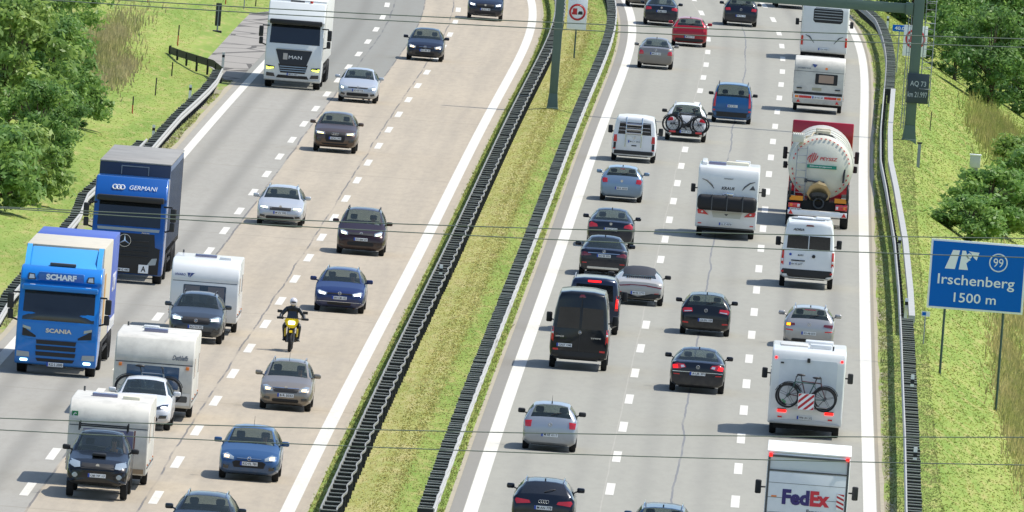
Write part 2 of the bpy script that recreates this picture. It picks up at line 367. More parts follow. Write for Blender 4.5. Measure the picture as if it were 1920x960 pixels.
# ------------------------------------------------------------------ grass tufts (stuff)
def grassmat(name, a, bcol, ccol, sc=.5):
    m, nt, b, tc, U, S = newmat(name); ob = tc.outputs['Object']
    at = nd(nt, 'ShaderNodeAttribute', attribute_name='rnd')
    n1 = snoise(nt, ob, sc, 5, .7, (1, .06, 1)); n2 = snoise(nt, ob, sc*2.5, 5, .7, (1, .09, 1))
    c = smix(nt, srange(nt, n1, .38, .62), lin(a), lin(bcol)); c = smix(nt, srange(nt, n2, .5, .72), c, lin(ccol))
    c = smix(nt, smath(nt, 'MULTIPLY', at.outputs['Fac'], .3), c, lin(ccol))
    c = smix(nt, srange(nt, at.outputs['Fac'], .0, .2, .08, 0), c, lin('#53692c'))
    nt.links.new(c, b.inputs['Base Color']); b.inputs['Roughness'].default_value = .8; b.inputs['Specular IOR Level'].default_value = .1
    ge = nt.nodes.new('ShaderNodeNewGeometry'); va = nt.nodes.new('ShaderNodeVectorMath'); va.operation = 'SCALE'; va.inputs['Scale'].default_value = .35; nt.links.new(ge.outputs['Normal'], va.inputs[0])
    vb = nt.nodes.new('ShaderNodeVectorMath'); vb.operation = 'ADD'; vb.inputs[1].default_value = (0, 0, 1); nt.links.new(va.outputs[0], vb.inputs[0]); vn = nt.nodes.new('ShaderNodeVectorMath'); vn.operation = 'NORMALIZE'; nt.links.new(vb.outputs[0], vn.inputs[0]); nt.links.new(vn.outputs[0], b.inputs['Normal'])
    tl = nt.nodes.new('ShaderNodeBsdfTranslucent'); nt.links.new(c, tl.inputs[0]); mx = nt.nodes.new('ShaderNodeMixShader'); mx.inputs[0].default_value = .5
    nt.links.new(b.outputs[0], mx.inputs[1]); nt.links.new(tl.outputs[0], mx.inputs[2]); nt.links.new(mx.outputs[0], nt.nodes['Material Output'].inputs[0]); return m
VX = np.array([cx(s) for s in np.arange(500, 1300.)]); VZ = np.array([cz(s) for s in np.arange(500, 1300.)]); VS = np.arange(500, 1300.)
def terv(u): return np.where(u < -28.5, .16*(-28.5-np.maximum(u, -60)), 0)+np.where(u > 4.7, -.56*(np.minimum(u, 12.5)-4.7), 0)+np.where((u > -13.6) & (u < -9.9), .2*np.sin(np.pi*(u+13.6)/3.7)**2, 0)
def tufts(name, n, ufun, h, wd, m, label, lean=.5, keep=None):
    s = RNG.uniform(552, 1100, n); u = ufun(s, n)
    if keep is not None: k = keep(u, s); s, u = s[k], u[k]; n = len(s)
    x = u+np.interp(s, VS, VX); z = np.interp(s, VS, VZ)+terv(u); hh = h*RNG.uniform(.5, 1.3, n)
    vs = []; rn = []
    for b_ in range(2):
        a = RNG.uniform(0, np.pi, n); ox = np.cos(a)*wd/2*RNG.uniform(.6, 1.4, n); oy = np.sin(a)*wd/2
        lx = RNG.normal(0, lean, n)*hh; ly = RNG.normal(0, lean, n)*hh; jx = RNG.normal(0, wd*.4, n)
        base = np.stack([x+jx, s, z-.02], 1)
        v0 = base+np.stack([-ox, -oy, 0*x], 1); v1 = base+np.stack([ox, oy, 0*x], 1); v2 = base+np.stack([lx, ly, hh], 1)
        vs.append(np.stack([v0, v1, v2], 1).reshape(-1, 3)); rn.append(np.repeat(RNG.random(n), 3))
    V = np.concatenate(vs); nf = len(V)//3
    me = bpy.data.meshes.new(name); me.vertices.add(len(V)); me.vertices.foreach_set('co', V.ravel()); me.loops.add(nf*3); me.loops.foreach_set('vertex_index', np.arange(nf*3, dtype=np.int32))
    me.polygons.add(nf); me.polygons.foreach_set('loop_start', np.arange(0, nf*3, 3, dtype=np.int32)); me.update(calc_edges=True)
    at = me.attributes.new('rnd', 'FLOAT', 'POINT'); at.data.foreach_set('value', np.concatenate(rn).astype(np.float32))
    o = link(name, me, m); tag(o, label, 'grass', kind='stuff'); return o
bayS = sorted(p[1] for p in BAY)
_bs = np.array([p[1] for p in BAY])[::-1]; _bu = np.array([p[0] for p in BAY])[::-1]; _o = np.argsort(_bs)
def notbay(u, s): return ~((s > _bs.min()) & (s < _bs.max()+14) & (u > np.interp(s, _bs[_o], _bu[_o])-.05))
tufts('grass', 75000, lambda s, n: np.clip(RNG.uniform(-13.75, -11.2, n)+RNG.normal(0, .12, n), -13.8, -10.2), .04, .05, grassmat('median grass', '#a09e50', '#b4aa66', '#bfb37c', .6), 'short straw yellow mown grass of the median strip')
tufts('grass', 35000, lambda s, n: np.clip(RNG.uniform(-12.0, -10.2, n)+RNG.normal(0, .15, n), -13.7, -10.2), .045, .05, grassmat('greener median grass', '#8c934e', '#9c9a5a', '#b0a470', .6), 'greener mown stripe of the median beside the right ladder guardrail')
tufts('grass', 17000, lambda s, n: np.where(RNG.random(n) < .5, RNG.normal(-13.6, .12, n), RNG.normal(-10.05, .1, n)), .08, .06, grassmat('fresh grass', '#768b44', '#88954e', '#a59d68', .7), 'brighter longer grass along the median pavement edges', keep=lambda u, s: (u < -9.95) & (u > -13.8))
tufts('grass', 230000, lambda s, n: -27.6-np.abs(RNG.uniform(0, 21, n)), .034, .08, grassmat('meadow grass', '#72893a', '#8a9a44', '#ada35c', .4), 'bright green meadow grass left of the motorway', keep=notbay)
tufts('grass', 16000, lambda s, n: RNG.uniform(-27.7, -26.6, n), .07, .08, grassmat('verge grass', '#848f50', '#989a60', '#aea480', .6), 'thin verge grass under the left guardrail', keep=lambda u, s: notbay(u, s) & (np.sin(s*.21)+np.sin(s*.083+1) > -.6))
tufts('grass', 50000, lambda s, n: RNG.uniform(3.1, 4.8, n), .06, .05, grassmat('right verge grass', '#75874a', '#8a9556', '#a59e72', .6), 'verge grass beside the right guardrail')
tufts('grass', 200000, lambda s, n: 4.6+RNG.uniform(0, 15, n)**1.0, .036, .08, grassmat('slope grass', '#71873c', '#8a9846', '#b0a562', .5), 'green grass on the embankment slope right of the motorway')
# ------------------------------------------------------------------ vegetation
def leafmat(name, a, bcol, dk):
    m, nt, b, tc, U, S = newmat(name); ob = tc.outputs['Object']
    at = nd(nt, 'ShaderNodeAttribute', attribute_name='rnd'); n1 = snoise(nt, ob, .9, 4, .6)
    c = smix(nt, srange(nt, n1, .38, .62), lin(a), lin(bcol)); c = smix(nt, at.outputs['Fac'], c, lin(dk))
    nt.links.new(c, b.inputs['Base Color']); b.inputs['Roughness'].default_value = .45; b.inputs['Specular IOR Level'].default_value = .3
    tl = nt.nodes.new('ShaderNodeBsdfTranslucent'); nt.links.new(c, tl.inputs[0]); mx = nt.nodes.new('ShaderNodeMixShader'); mx.inputs[0].default_value = .48
    nt.links.new(b.outputs[0], mx.inputs[1]); nt.links.new(tl.outputs[0], mx.inputs[2]); nt.links.new(mx.outputs[0], nt.nodes['Material Output'].inputs[0]); return m
BARK = mat('bark', '#5a4a3a', .9, dirt=.5)
LEAF = [leafmat('deep green leaves', '#7aa050', '#9fba60', '#64884a'), leafmat('yellow green leaves', '#8fac56', '#adbf68', '#6f8e4a'), leafmat('dark green leaves', '#6a8f4a', '#87a658', '#567844')]
def crown_mesh(name, h, r, n, m, leaf=.13, low=.12):
    k = 64; C_ = []
    for i in range(k):
        a = RNG.uniform(0, 2*np.pi); t = RNG.uniform(low, .93); prof = math.sin(math.pi*min(1, (t-low*.6)/(1.02-low*.6))**.75)**.6
        rr = r*prof*RNG.uniform(.25, 1.08); C_.append((rr*math.cos(a), rr*math.sin(a), h*t+RNG.normal(0, .03)*h, RNG.uniform(.08, .26)*r))
    C_ = np.array(C_); id_ = RNG.integers(0, k, n); d = RNG.normal(size=(n, 3)); d /= np.linalg.norm(d, axis=1)[:, None]
    rad = C_[id_, 3]*RNG.uniform(.2, 1.7, n)**.9
    P = C_[id_, :3]+d*rad[:, None]*np.array([1, 1, .75]); P[:, 2] = np.maximum(P[:, 2], .05)
    nrm = d+RNG.normal(0, .55, (n, 3))+np.array([0, 0, .35]); nrm /= np.linalg.norm(nrm, axis=1)[:, None]
    t1 = np.cross(nrm, RNG.normal(size=(n, 3))); t1 /= np.linalg.norm(t1, axis=1)[:, None]; t2 = np.cross(nrm, t1)
    sz = leaf*RNG.uniform(.6, 1.5, n)[:, None]
    V = np.stack([P-t1*sz, P-t2*sz*.45, P+t1*sz, P+t2*sz*.45], 1).reshape(-1, 3)
    me = bpy.data.meshes.new(name); me.vertices.add(len(V)); me.vertices.foreach_set('co', V.ravel()); me.loops.add(n*4); me.loops.foreach_set('vertex_index', np.arange(n*4, dtype=np.int32))
    me.polygons.add(n); me.polygons.foreach_set('loop_start', np.arange(0, n*4, 4, dtype=np.int32)); me.update(calc_edges=True)
    # each spray of leaves has its own tone, as new and old growth differ
    tone = RNG.random(k); at = me.attributes.new('rnd', 'FLOAT', 'POINT'); at.data.foreach_set('value', np.repeat(np.clip(tone[id_]*.6+RNG.random(n)*.45, 0, 1), 4).astype(np.float32))
    me.materials.append(m); return me, C_
CM = []
for i, (h, r, n, m) in enumerate(((6, 2.6, 11000, 0), (6, 2.4, 10000, 1), (7, 2.8, 12000, 2), (3, 1.8, 6000, 1), (3, 1.9, 6500, 0), (8, 3.0, 13000, 0))):
    me, C_ = crown_mesh('crown', h, r, n, LEAF[m]); b_ = B()
    b_.tube([(0, 0, -.5), (.05, 0, h*.2), (-.04, .05, h*.5), (.03, 0, h*.85)], [.035*h*.8, .03*h*.7, .02*h*.6, .01])
    for q in C_[::3]: b_.tube([(0, 0, q[2]*.45), tuple(np.array(q[:3])*[.5, .5, .8]), tuple(q[:3])], [.05, .03, .012], 5)
    CM.append((me, b_, h))
TMESH = {}
def tree(kind, px, py, h, name, label, cat, group, t=True, us=None, sx=1.):
    u, s = gp(px, py, 0, t) if us is None else us
    p = W(u, s, ter(u, s)); th = thing(name, label, cat, p, random.uniform(0, 6), group); me, b_, h0 = CM[kind]
    if kind not in TMESH: o = b_.build('trunk', BARK, th); TMESH[kind] = o.data
    else: link('trunk', TMESH[kind], None, th)
    link('crown', me, None, th); k = h/h0; th.scale = (k*sx, k*sx, k); return th
GL = 'trees and bushes left of the motorway'; GR = 'trees and bushes right of the motorway'
for kd, px, py, h, nm, lb in (
    (5, 25, 120, 8.5, 'broadleaf_tree', 'tall deep green tree at the upper left edge above the meadow'),
    (0, 75, 70, 7.0, 'broadleaf_tree', 'deep green tree behind the beige dry grass at the upper left corner'),
    (2, -20, 40, 9.0, 'broadleaf_tree', 'dark tree farthest back at the upper left edge'),
    (1, 62, 30, 6.0, 'broadleaf_tree', 'lighter green tree at the very top left'),
    (5, 50, 215, 7.5, 'broadleaf_tree', 'large deep green tree in the middle of the left thicket'),
    (0, 92, 235, 4.8, 'broadleaf_tree', 'rounded tree on the thicket side facing the meadow poles'),
    (2, 105, 290, 3.2, 'bush', 'dark low bush bulging out of the thicket into the meadow'),
    (4, 145, 240, 2.2, 'bush', 'small bush at the rightmost tip of the left thicket'),
    (1, 5, 300, 6.5, 'broadleaf_tree', 'yellowish green tree at the left edge above the blue truck'),
    (0, 62, 325, 3.8, 'bush', 'deep green bush above the rear of the blue box truck'),
    (3, 30, 375, 3.0, 'bush', 'bright low bush nearest the blue truck at the left edge'),
    (4, -10, 395, 3.2, 'bush', 'low deep green bush cut by the left edge of the photo'),
    (3, 95, 350, 1.6, 'bush', 'small bright bush at the foot of the left thicket'),
    (2, 10, 215, 6.5, 'broadleaf_tree', 'dark tree behind the large left thicket tree')):
    tree(kd, px, py, h, nm, lb, 'tree' if 'tree' in nm else 'bush', GL)
for kd, px, py, h, nm, lb, sx in (
    (2, 1855, 205, 5.4, 'broadleaf_tree', 'big rounded dark tree right of the gantry column', 1.15),
    (1, 1905, 165, 6.0, 'broadleaf_tree', 'yellow green topped tree at the upper right corner', 1.1),
    (0, 1790, 150, 4.6, 'broadleaf_tree', 'deep green tree whose branches reach towards the gantry column', 1.),
    (4, 1850, 425, 2.6, 'bush', 'broad green bush just above the blue exit sign', 1.15),
    (4, 1925, 400, 3.0, 'bush', 'green bush at the right edge above the blue exit sign', 1.1),
    (3, 1905, 330, 2.0, 'bush', 'pale shrub below the dark tree at the right edge', 1.),
    (2, 1895, 130, 7.5, 'broadleaf_tree', 'tallest dark tree behind the big rounded tree at the right', 1.2),
    (2, 1800, 60, 7.5, 'broadleaf_tree', 'shady tree directly behind the right gantry column', 1.2),
    (0, 1940, 230, 5.0, 'broadleaf_tree', 'tree cut by the right edge beside the big rounded tree', 1.1),
    (3, 1885, 445, 2.2, 'bush', 'lighter bush touching the top right of the exit sign', 1.4),
    (4, 1815, 452, 1.9, 'bush', 'low shrub at the left foot of the bush above the exit sign', 1.4),
    (0, 1945, 455, 3.2, 'bush', 'bush cut by the right edge just above the exit sign', 1.3)):
    tree(kd, px, py, h, nm, lb, 'tree' if 'tree' in nm else 'bush', GR, sx=sx)
for i, (u, s, h, kd, lb) in enumerate(((8.5, 1085, 8, 2, 'dark tree at the top edge just right of the gantry column'), (12.5, 1075, 9, 5, 'dark green tree at the top edge left of the yellow topped tree'), (6.2, 1130, 9, 2, 'dark tree at the top edge behind the right guardrail bend'), (17, 1060, 9.5, 2, 'tall dark tree at the top right corner'), (3.6, 1185, 10, 5, 'tree at the top edge above the end of the right edge line'), (10, 1140, 11, 0, 'tall tree farthest back behind the gantry column'), (14, 1120, 11, 2, 'tall dark tree farthest back at the upper right'))):
    tree(kd, 0, 0, h, 'broadleaf_tree', lb, 'tree', 'dark trees at the upper right', us=(u, s), sx=1.2)
def tall(name, cpx, cpy, rx, ry, n, h, a, b2, c2, label):
    "tall dry grass patch round a ground point"
    u0, s0 = gp(cpx, cpy, 0, True); ua = rx*s0/F; sa = ry*s0*s0/F/H
    m = grassmat(name, a, b2, c2, .6)
    s = s0+RNG.normal(0, sa*.5, n); u = u0+RNG.normal(0, ua*.5, n); x = u+np.interp(s, VS, VX); z = np.interp(s, VS, VZ)+terv(u); hh = h*RNG.uniform(.4, 1.2, n); V = []
    a_ = RNG.uniform(0, np.pi, n); wd = .03
    base = np.stack([x, s, z], 1); dx = np.stack([np.cos(a_)*wd, np.sin(a_)*wd, 0*x], 1); tip = base+np.stack([RNG.normal(0, .2, n)*hh, RNG.normal(0, .2, n)*hh, hh], 1)
    V = np.stack([base-dx, base+dx, tip], 1).reshape(-1, 3)
    me = bpy.data.meshes.new('tall_dry_grass'); me.from_pydata(V.tolist(), [], [(i, i+1, i+2) for i in range(0, 3*n, 3)])
    at = me.attributes.new('rnd', 'FLOAT', 'POINT'); at.data.foreach_set('value', np.repeat(RNG.random(n), 3).astype(np.float32))
    tag(link('tall_dry_grass', me, m), label, 'grass', kind='stuff')
tall('dry grass a', 165, 100, 45, 70, 9000, .5, '#b8ad7c', '#9aa05c', '#cfc296', 'beige dry tall grass beside the upper left thicket')
tall('dry grass a2', 205, 140, 35, 35, 4000, .4, '#b8ad7c', '#9aa05c', '#cfc296', 'beige tall grass clump on the meadow below the thicket top')
tall('dry grass b', 1880, 270, 55, 40, 7000, .8, '#a3a05c', '#8fa04c', '#c4b67c', 'tall yellowish grass under the dark tree on the right')
tall('dry grass c', 1905, 760, 38, 160, 8000, .4, '#b8ad70', '#a0a858', '#cfc28c', 'tall dry beige grass along the lower right edge')
tall('dry grass e', 1905, 560, 45, 70, 4500, .4, '#b8ad70', '#a0a858', '#cfc28c', 'tall dry beige grass behind the exit sign')
# ------------------------------------------------------------------ guardrails
RAIL = [(-.03, .44), (.04, .47), (.04, .54), (.0, .585), (.0, .61), (.04, .65), (.04, .72), (.02, .75), (-.02, .75), (-.02, .72), (-.03, .47)]
def ribbon(bd, uf, s0, s1, prof, step=2., side=1, hz=0.):
    n = max(2, int(abs(s1-s0)/step)+1); vs = []; k = len(prof)
    for s in np.linspace(s0, s1, n):
        u = uf(s)
        vs += [W(u+side*a, s, z+ter(u, s)*.0+hz) for a, z in prof]
    fs = [(i*k+j, i*k+(j+1) % k, (i+1)*k+(j+1) % k, (i+1)*k+j) for i in range(n-1) for j in range(k)]+[tuple(range(k)), tuple(range((n-1)*k, n*k))]
    bd.add(vs, fs)
STEEL = mat('weathered rail steel', '#8d8c86', .6, .15, dirt=.5, dscale=.6); STEELL = mat('sunlit rung edge steel', '#94958f', .6, dirt=.3); STEELD = mat('shaded post steel', '#1e2126', .7, .2, dirt=.3); STEELW = mat('pale rail steel', '#adaca6', .6, .1, dirt=.3)  # post steel darkened for shade between rungs, rung edges paled for sunlit tops
def interp(path):
    ss = [p[1] for p in path]; uu = [p[0] for p in path]
    o = np.argsort(ss); ss = np.array(ss)[o]; uu = np.array(uu)[o]
    return lambda s: float(np.interp(s, ss, uu))
def ladder_post(w, side, outer=False, arm=True):
    b = B(); x0, x1 = (0, -side*w); x0, x1 = min(x0, x1), max(x0, x1)
    xc = (x0+x1)/2 if not outer else -side*(w-.06)
    if not arm: xc = -side*.08; b.box(min(0, xc), max(0, xc), -.04, .04, .5, .62); b.box(xc-.05, xc+.05, -.07, .07, -.15, .68); return b
    b.box(x0, x1, -.04, .05, .42, .705); b.box(xc-.07, xc+.07, -.07, .07, -.15, .42 if not outer else .69)
    b.cur = 1; b.box(x0, x1, -.05, .05, .708, .735); b.cur = 0  # pale lip puts sunlight on the rung top into the colour
    return b
def guard(name, label, uf, s0, s1, side=1, w=.55, two=False, ladder=True, st=1.333, wave=0.0, railm=None):
    th = thing(name, label, 'guardrail', W(uf(s0), s0), 0, 'guardrails along the motorway'); org = th.location.copy()
    def fin(b, nm, m): b.v = [tuple(Vector(v)-org) for v in b.v]; return b.build(nm, m, th, smooth=30)
    wv_ = lambda s: uf(s)+wave*math.sin(s*1.9)*math.sin(s*.23)
    b = B(); ribbon(b, wv_, s0, s1, RAIL, 2., side); fin(b, 'rail', railm or STEEL)
    if two == 'thin':
        b = B(); ribbon(b, lambda s: uf(s)-side*w+.035*math.sin(s*1.17), s0, s1, [(-.015, .67), (.015, .67), (.02, .74), (-.015, .74)], .6, 1); fin(b, 'rear_rail', STEEL)
    elif two == 'wide':
        b = B(); ribbon(b, lambda s: uf(s)-side*(w+.1), s0, s1, [(-.12, .5), (.1, .5), (.1, .76), (-.12, .76)], 2., 1); fin(b, 'rear_rail', STEELW)
    lp = ladder_post(w, side, two == 'thin', ladder); me = None; S_ = np.arange(min(s0, s1), max(s0, s1), st if ladder else 2.667)
    far = B()
    for i, s in enumerate(S_):
        if not ladder:
            pass
        if i < 100:
            if me is None:
                o = lp.build('post', [STEELD, STEELL], th, smooth=0); me = o.data
            else: o = link('post', me, None, th)
            o.location = W(uf(s), s)-org; o.rotation_euler = (0, 0, heading(s)+random.uniform(-.02, .02)); o.scale = (1+random.uniform(-.03, .03), random.uniform(.7, 1.3), 1+random.uniform(-.03, .02))
        else:
            q = W(uf(s), s)-org; sc = random.uniform(.97, 1.02); far.add([(v[0]+q.x, v[1]+q.y, v[2]*sc+q.z) for v in lp.v], lp.f); far.mi[-len(lp.f):] = lp.mi
    if far.v: tag(far.build('post', [STEELD, STEELL], th, smooth=0), kind='stuff')
    return th
guard('guardrail', 'double ladder guardrail on the left side of the median, beside the oncoming lanes', lambda s: -13.22, 556, 1095, side=-1, w=.48, two='thin', wave=.01, st=2.0)
guard('guardrail', 'pale guardrail with ladder posts on the right side of the median, beside the outgoing lanes', lambda s: -10.08, 560, 1095, side=1, w=.46, wave=.02, railm=STEELW)
PR = [gp(x, y, .75) for x, y in ((1702, 985), (1700, 950), (1697, 800), (1691, 640), (1686, 540), (1678, 450), (1662, 350), (1652, 300), (1652, 240), (1658, 170), (1662, 110), (1655, 70), (1641, 35), (1625, 20), (1610, 8))]
fR = interp(PR); sA = gp(1690, 592, .75)[1]; sB = gp(1656, 165, .75)[1]
guard('guardrail', 'nearest ladder guardrail on the right verge, from the lower frame edge to the exit sign', fR, 556, sA, side=-1, w=.46, st=1.6, railm=STEELW)
guard('guardrail', 'closed double guardrail on the right verge left of the exit sign', fR, sA+.6, sB, side=-1, w=.33, two='wide', ladder=False, railm=STEELW)
guard('guardrail', 'far ladder guardrail on the right verge behind the gantry column', fR, sB+.6, 1110, side=-1, w=.46)
PA = [gp(x, y, .75) for x, y in ((250, 312), (270, 291), (285, 276), (310, 247), (340, 213), (370, 186), (392, 165), (407, 148), (417, 128))]
PB = [gp(x, y, .75) for x, y in ((-60, 672), (0, 592), (27, 546), (150, 400), (165, 362), (255, 281), (275, 260))]
guard('guardrail', 'upper left guardrail with ladder posts leading up to the lay-by', interp(PA), PA[0][1], PA[-1][1], side=1, w=.42, st=1.8, railm=STEELW)
guard('guardrail', 'lower left guardrail passing behind the blue trucks', interp(PB), PB[0][1], PB[-1][1], side=1, w=.38, st=1.8, railm=STEELW)
PF = [gp(x, y, .75) for x, y in ((418, 127), (400, 113), (370, 104), (340, 94), (317, 82))]
th = thing('guardrail', 'short dark guardrail end flaring out from the lay-by into the meadow', 'guardrail', W(*PF[0]), 0, 'guardrails along the motorway'); org = th.location.copy()
b = B(); vs = []
for (u, s), dz in zip(PF, (0, .0, .0, -.02, -.12)):
    vs += [W(u, s, z+dz)-org for z in (.42, .58, .60, .76)]+[W(u+.0, s+.09, z+dz)-org for z in (.76, .6, .58, .42)]
b.add(vs, [(i*8+j, i*8+(j+1) % 8, (i+1)*8+(j+1) % 8, (i+1)*8+j) for i in range(4) for j in range(8)]+[tuple(range(8)), tuple(range(32, 40))]); b.build('rail', STEELD, th)
for t in (.03, .17, .33, .5, .66, .82, .97):
    i = min(3, int(t*4)); f = t*4-i; u = PF[i][0]*(1-f)+PF[i+1][0]*f; s = PF[i][1]*(1-f)+PF[i+1][1]*f
    o = B().box(-.05, .05, .1, .2, -.2, .7).build('post', STEELD, th, smooth=0); o.location = W(u, s)-org
# ------------------------------------------------------------------ small posts
def P(px, py): u, s = gp(px, py, 0, True); return W(u, s, ter(u, s)), s
def rod(name, cat, label, px, py, h, r, cols, group=None):
    p, s = P(px, py); th = thing(name, label, cat, p, 0, group); n = len(cols)
    for i, (c, nm) in enumerate(cols): B().cyl((0, 0, h*i/n-(.3 if i == 0 else 0)), (random.uniform(-.02, .02), 0, h*(i+1)/n), r, n=8).build(nm, c, th)
    return th
REDP = mat('faded red paint', '#b0482c', .6, dirt=.3); DKG = mat('dark green post paint', '#3c5248', .6, dirt=.2)
gG = 'thin marker poles in the left meadow'
for px, py, h, cs, lb in ((333, 86, 1.0, (REDP, BLACK), 'red and black marker pole above the flared guardrail end'), (322, 143, .65, (BLACK, BLACK), 'short black marker pole just below the flared guardrail end'), (291, 179, .8, (BLACK, BLACK), 'black marker pole midway down the left meadow'), (248, 213, .75, (REDP, BLACK), 'lowest marker pole, red below and black above, in the left meadow'), (277, 5, .8, (REDP, REDP), 'thin red pole at the top edge of the left meadow'), (423, 8, .8, (REDP, REDP), 'thin red pole at the top edge left of the lay-by'), (457, 17, .9, (GALV, GALV), 'thin grey pole at the top edge beside the white truck'), (479, 12, .7, (BLACK, BLACK), 'thin black pole at the top edge nearest the white truck')):
    rod('marker_pole', 'pole', lb, px, py, h, .028, ((cs[0], 'lower_section'), (cs[1], 'upper_section')), gG)
def delin(px, py, h, label, dark=True):
    p, s = P(px, py); th = thing('delineator_post', label, 'delineator', p, 0, 'delineator posts')
    B().prism([(-.06, -.06), (.06, -.06), (.04, .06), (-.04, .06)], -.2, h, 'z').build('post', WHITE, th, smooth=0)
    B().box(-.062, .062, -.066, .05, h*.72, h*.86).build('black_band', BLACK, th, smooth=0)
for px, py, h, lb in ((417, 132, .85, 'white delineator at the corner of the flared guardrail'), (355, 195, .85, 'white delineator halfway along the upper left guardrail'), (286, 272, .85, 'white delineator at the lower end of the upper left guardrail'), (1707, 764, 1.1, 'white delineator on the nearest right guardrail, upper of two'), (1712, 905, 1.1, 'white delineator on the nearest right guardrail, lower of two'), (1697, 605, .9, 'white delineator where the right guardrail changes to ladder form'), (1684, 487, .9, 'white delineator in the closed part of the right guardrail'), (1663, 62, .9, 'white delineator beside the far right guardrail'), (824, 545, .95, 'grey delineator standing in the left median guardrail')):
    delin(px, py, h, lb)
p, s = P(1721, 314); th = thing('short_post', 'short grey post with dark cap below the kilometre board', 'post', p)
B().box(-.07, .07, -.05, .05, -.3, 1.05).build('post', GALV, th); B().box(-.11, .11, -.08, .08, 1.05, 1.12).build('cap', BLACK, th)
rod('thin_stake', 'stake', 'thin dark stake on the slope right of the gantry column', 1744, 245, .9, .022, ((BLACK, 'lower_section'), (BLACK, 'upper_section')))
p, s = P(1825, 345); th = thing('utility_cabinet', 'small pale grey cabinet on a column behind the right slope', 'cabinet', p)
B().box(-.15, .15, -.14, .14, -1.0, .75).build('column', mat('concrete', '#8f928e', .9, dirt=.4), th); B().box(-.24, .24, -.2, .2, .75, 1.3, .02).build('box', mat('pale cabinet', '#b9bdb8', .6, dirt=.2), th); B().box(-.27, .27, -.23, .23, 1.3, 1.36, .015).build('lid', WHITE, th)
p, s = P(407, 60); th = thing('board_on_post', 'narrow dark upright board on a small foot beside the lay-by', 'sign', p)
B().cyl((0, 0, -.2), (0, 0, .5), .04).build('post', GALV, th); B().box(-.14, .14, -.03, .03, .3, 1.42, .01).build('board', mat('dark board', '#23282a', .6, dirt=.2), th); B().box(-.025, .025, -.045, -.031, .4, 1.3).build('stripe', mat('grey strip', '#7d8486', .6), th); B().box(-.22, .22, -.22, .22, -.05, .08, .02).build('foot', BLACK, th)
# ------------------------------------------------------------------ signs
SBLUE = mat('sign blue', '#0062bb', .5, dirt=.04, spec=.15); SW = mat('sign white', '#e6e8e8', .4); SGREY = mat('sign back grey', '#8c9194', .5); SRED = mat('sign red', '#b81e26', .4); SBLK = mat('sign black', '#16171a', .5)
u1, s1 = gp(1762, 701, 0, True); u2, s2 = gp(1867, 771, 0, True); sm = (s1+s2)/2
k = sm/F
def at_s(px, py, s):
    "world point seen at a place, at the distance s of the thing it belongs to"
    d = RX*(px-960)/F-UX*(py-480)/F+fw; return CAMP+d*(s/d.y)
q = at_s(1745, 447, sm); q2 = at_s(1737, 577, sm); q3 = at_s(1917, 590, sm)
wS = (q3-q2).length+.0; hS = abs(q.z-q2.z)
ctr = (q2+q3)/2+Vector((0, 0, hS/2)); th = thing('exit_sign', 'large blue motorway exit sign reading Irschenberg 1500 m with a circled 99', 'road sign', (ctr.x, ctr.y, ctr.z-hS/2))
lx = Vector((q3.x-q2.x, 0, q3.z-q2.z)); tilt = math.atan2(lx.z, lx.x)
print('sign', wS, hS, math.degrees(tilt), s1, s2, u1, u2)
BW, BH = wS/2, hS/2
b = B().box(-BW, BW, 0, .06, 0, 2*BH, .01); b.build('board', SW, th); B().box(-BW+.07, BW-.07, -.008, 0, .07, 2*BH-.07).build('blue_face', SBLUE, th, smooth=0)
B().box(-BW+.02, BW-.02, .061, .09, .3, .4).build('bracket', SGREY, th); B().box(-BW+.02, BW-.02, .061, .09, 2*BH-.4, 2*BH-.3).build('bracket', SGREY, th)
textmesh('Irschenberg', 2*BW*.80, .46*BH/1.2, 'lettering', SW, th, (-.02, -.014, BH*.82), bold=.008)
textmesh('1500 m', 2*BW*.44, .33*BH/1.2, 'lettering', SW, th, (-.02, -.014, BH*.36), bold=.008)
b = B(); b.torus((.42*BW, -.012, BH*1.44), (0, 1, 0), .30*BH/1.2, .022, 40, 4); b.build('number_ring', SW, th); textmesh('99', .34*BH/1.2, .3*BH/1.2, 'number', SW, th, (.42*BW, -.014, BH*1.44), bold=.0)
sx_, sz_ = BW*.9, BH*.95; cx0, cz0 = -.36*BW, BH*1.44
def pic(pts): B().prism([(cx0+x*.36*sx_, cz0+z*.36*sz_) for x, z in pts], -.014, -.009, 'y').build('pictogram', SW, th, smooth=0)
pic([(-1, -.8), (-.35, -.8), (-.1, .8), (-.55, .8)]); pic([(-.1, -.8), (.05, .8), (.28, .8), (.4, .35), (.62, .05), (.5, -.05), (.36, -.25), (.5, -.8)])
pic([(.3, .42), (.5, .62), (.75, .45), (.62, .2), (.45, .15)]); pic([(.45, .78), (1.15, .72), (1.0, .05), (.8, .28), (.62, .62)])
for (u, s), xx in (((u1, s1), 1762), ((u2, s2), 1867)):
    g = at_s(xx, 0, sm).x; lz = 0
    pz = W(u, sm, ter(u, sm)).z-th.location.z; xl = W(u, sm).x-th.location.x
    B().cyl((xl, .14, pz-.4), (xl, .14, 2*BH-.15), .045, n=12).build('post', DKG, th)
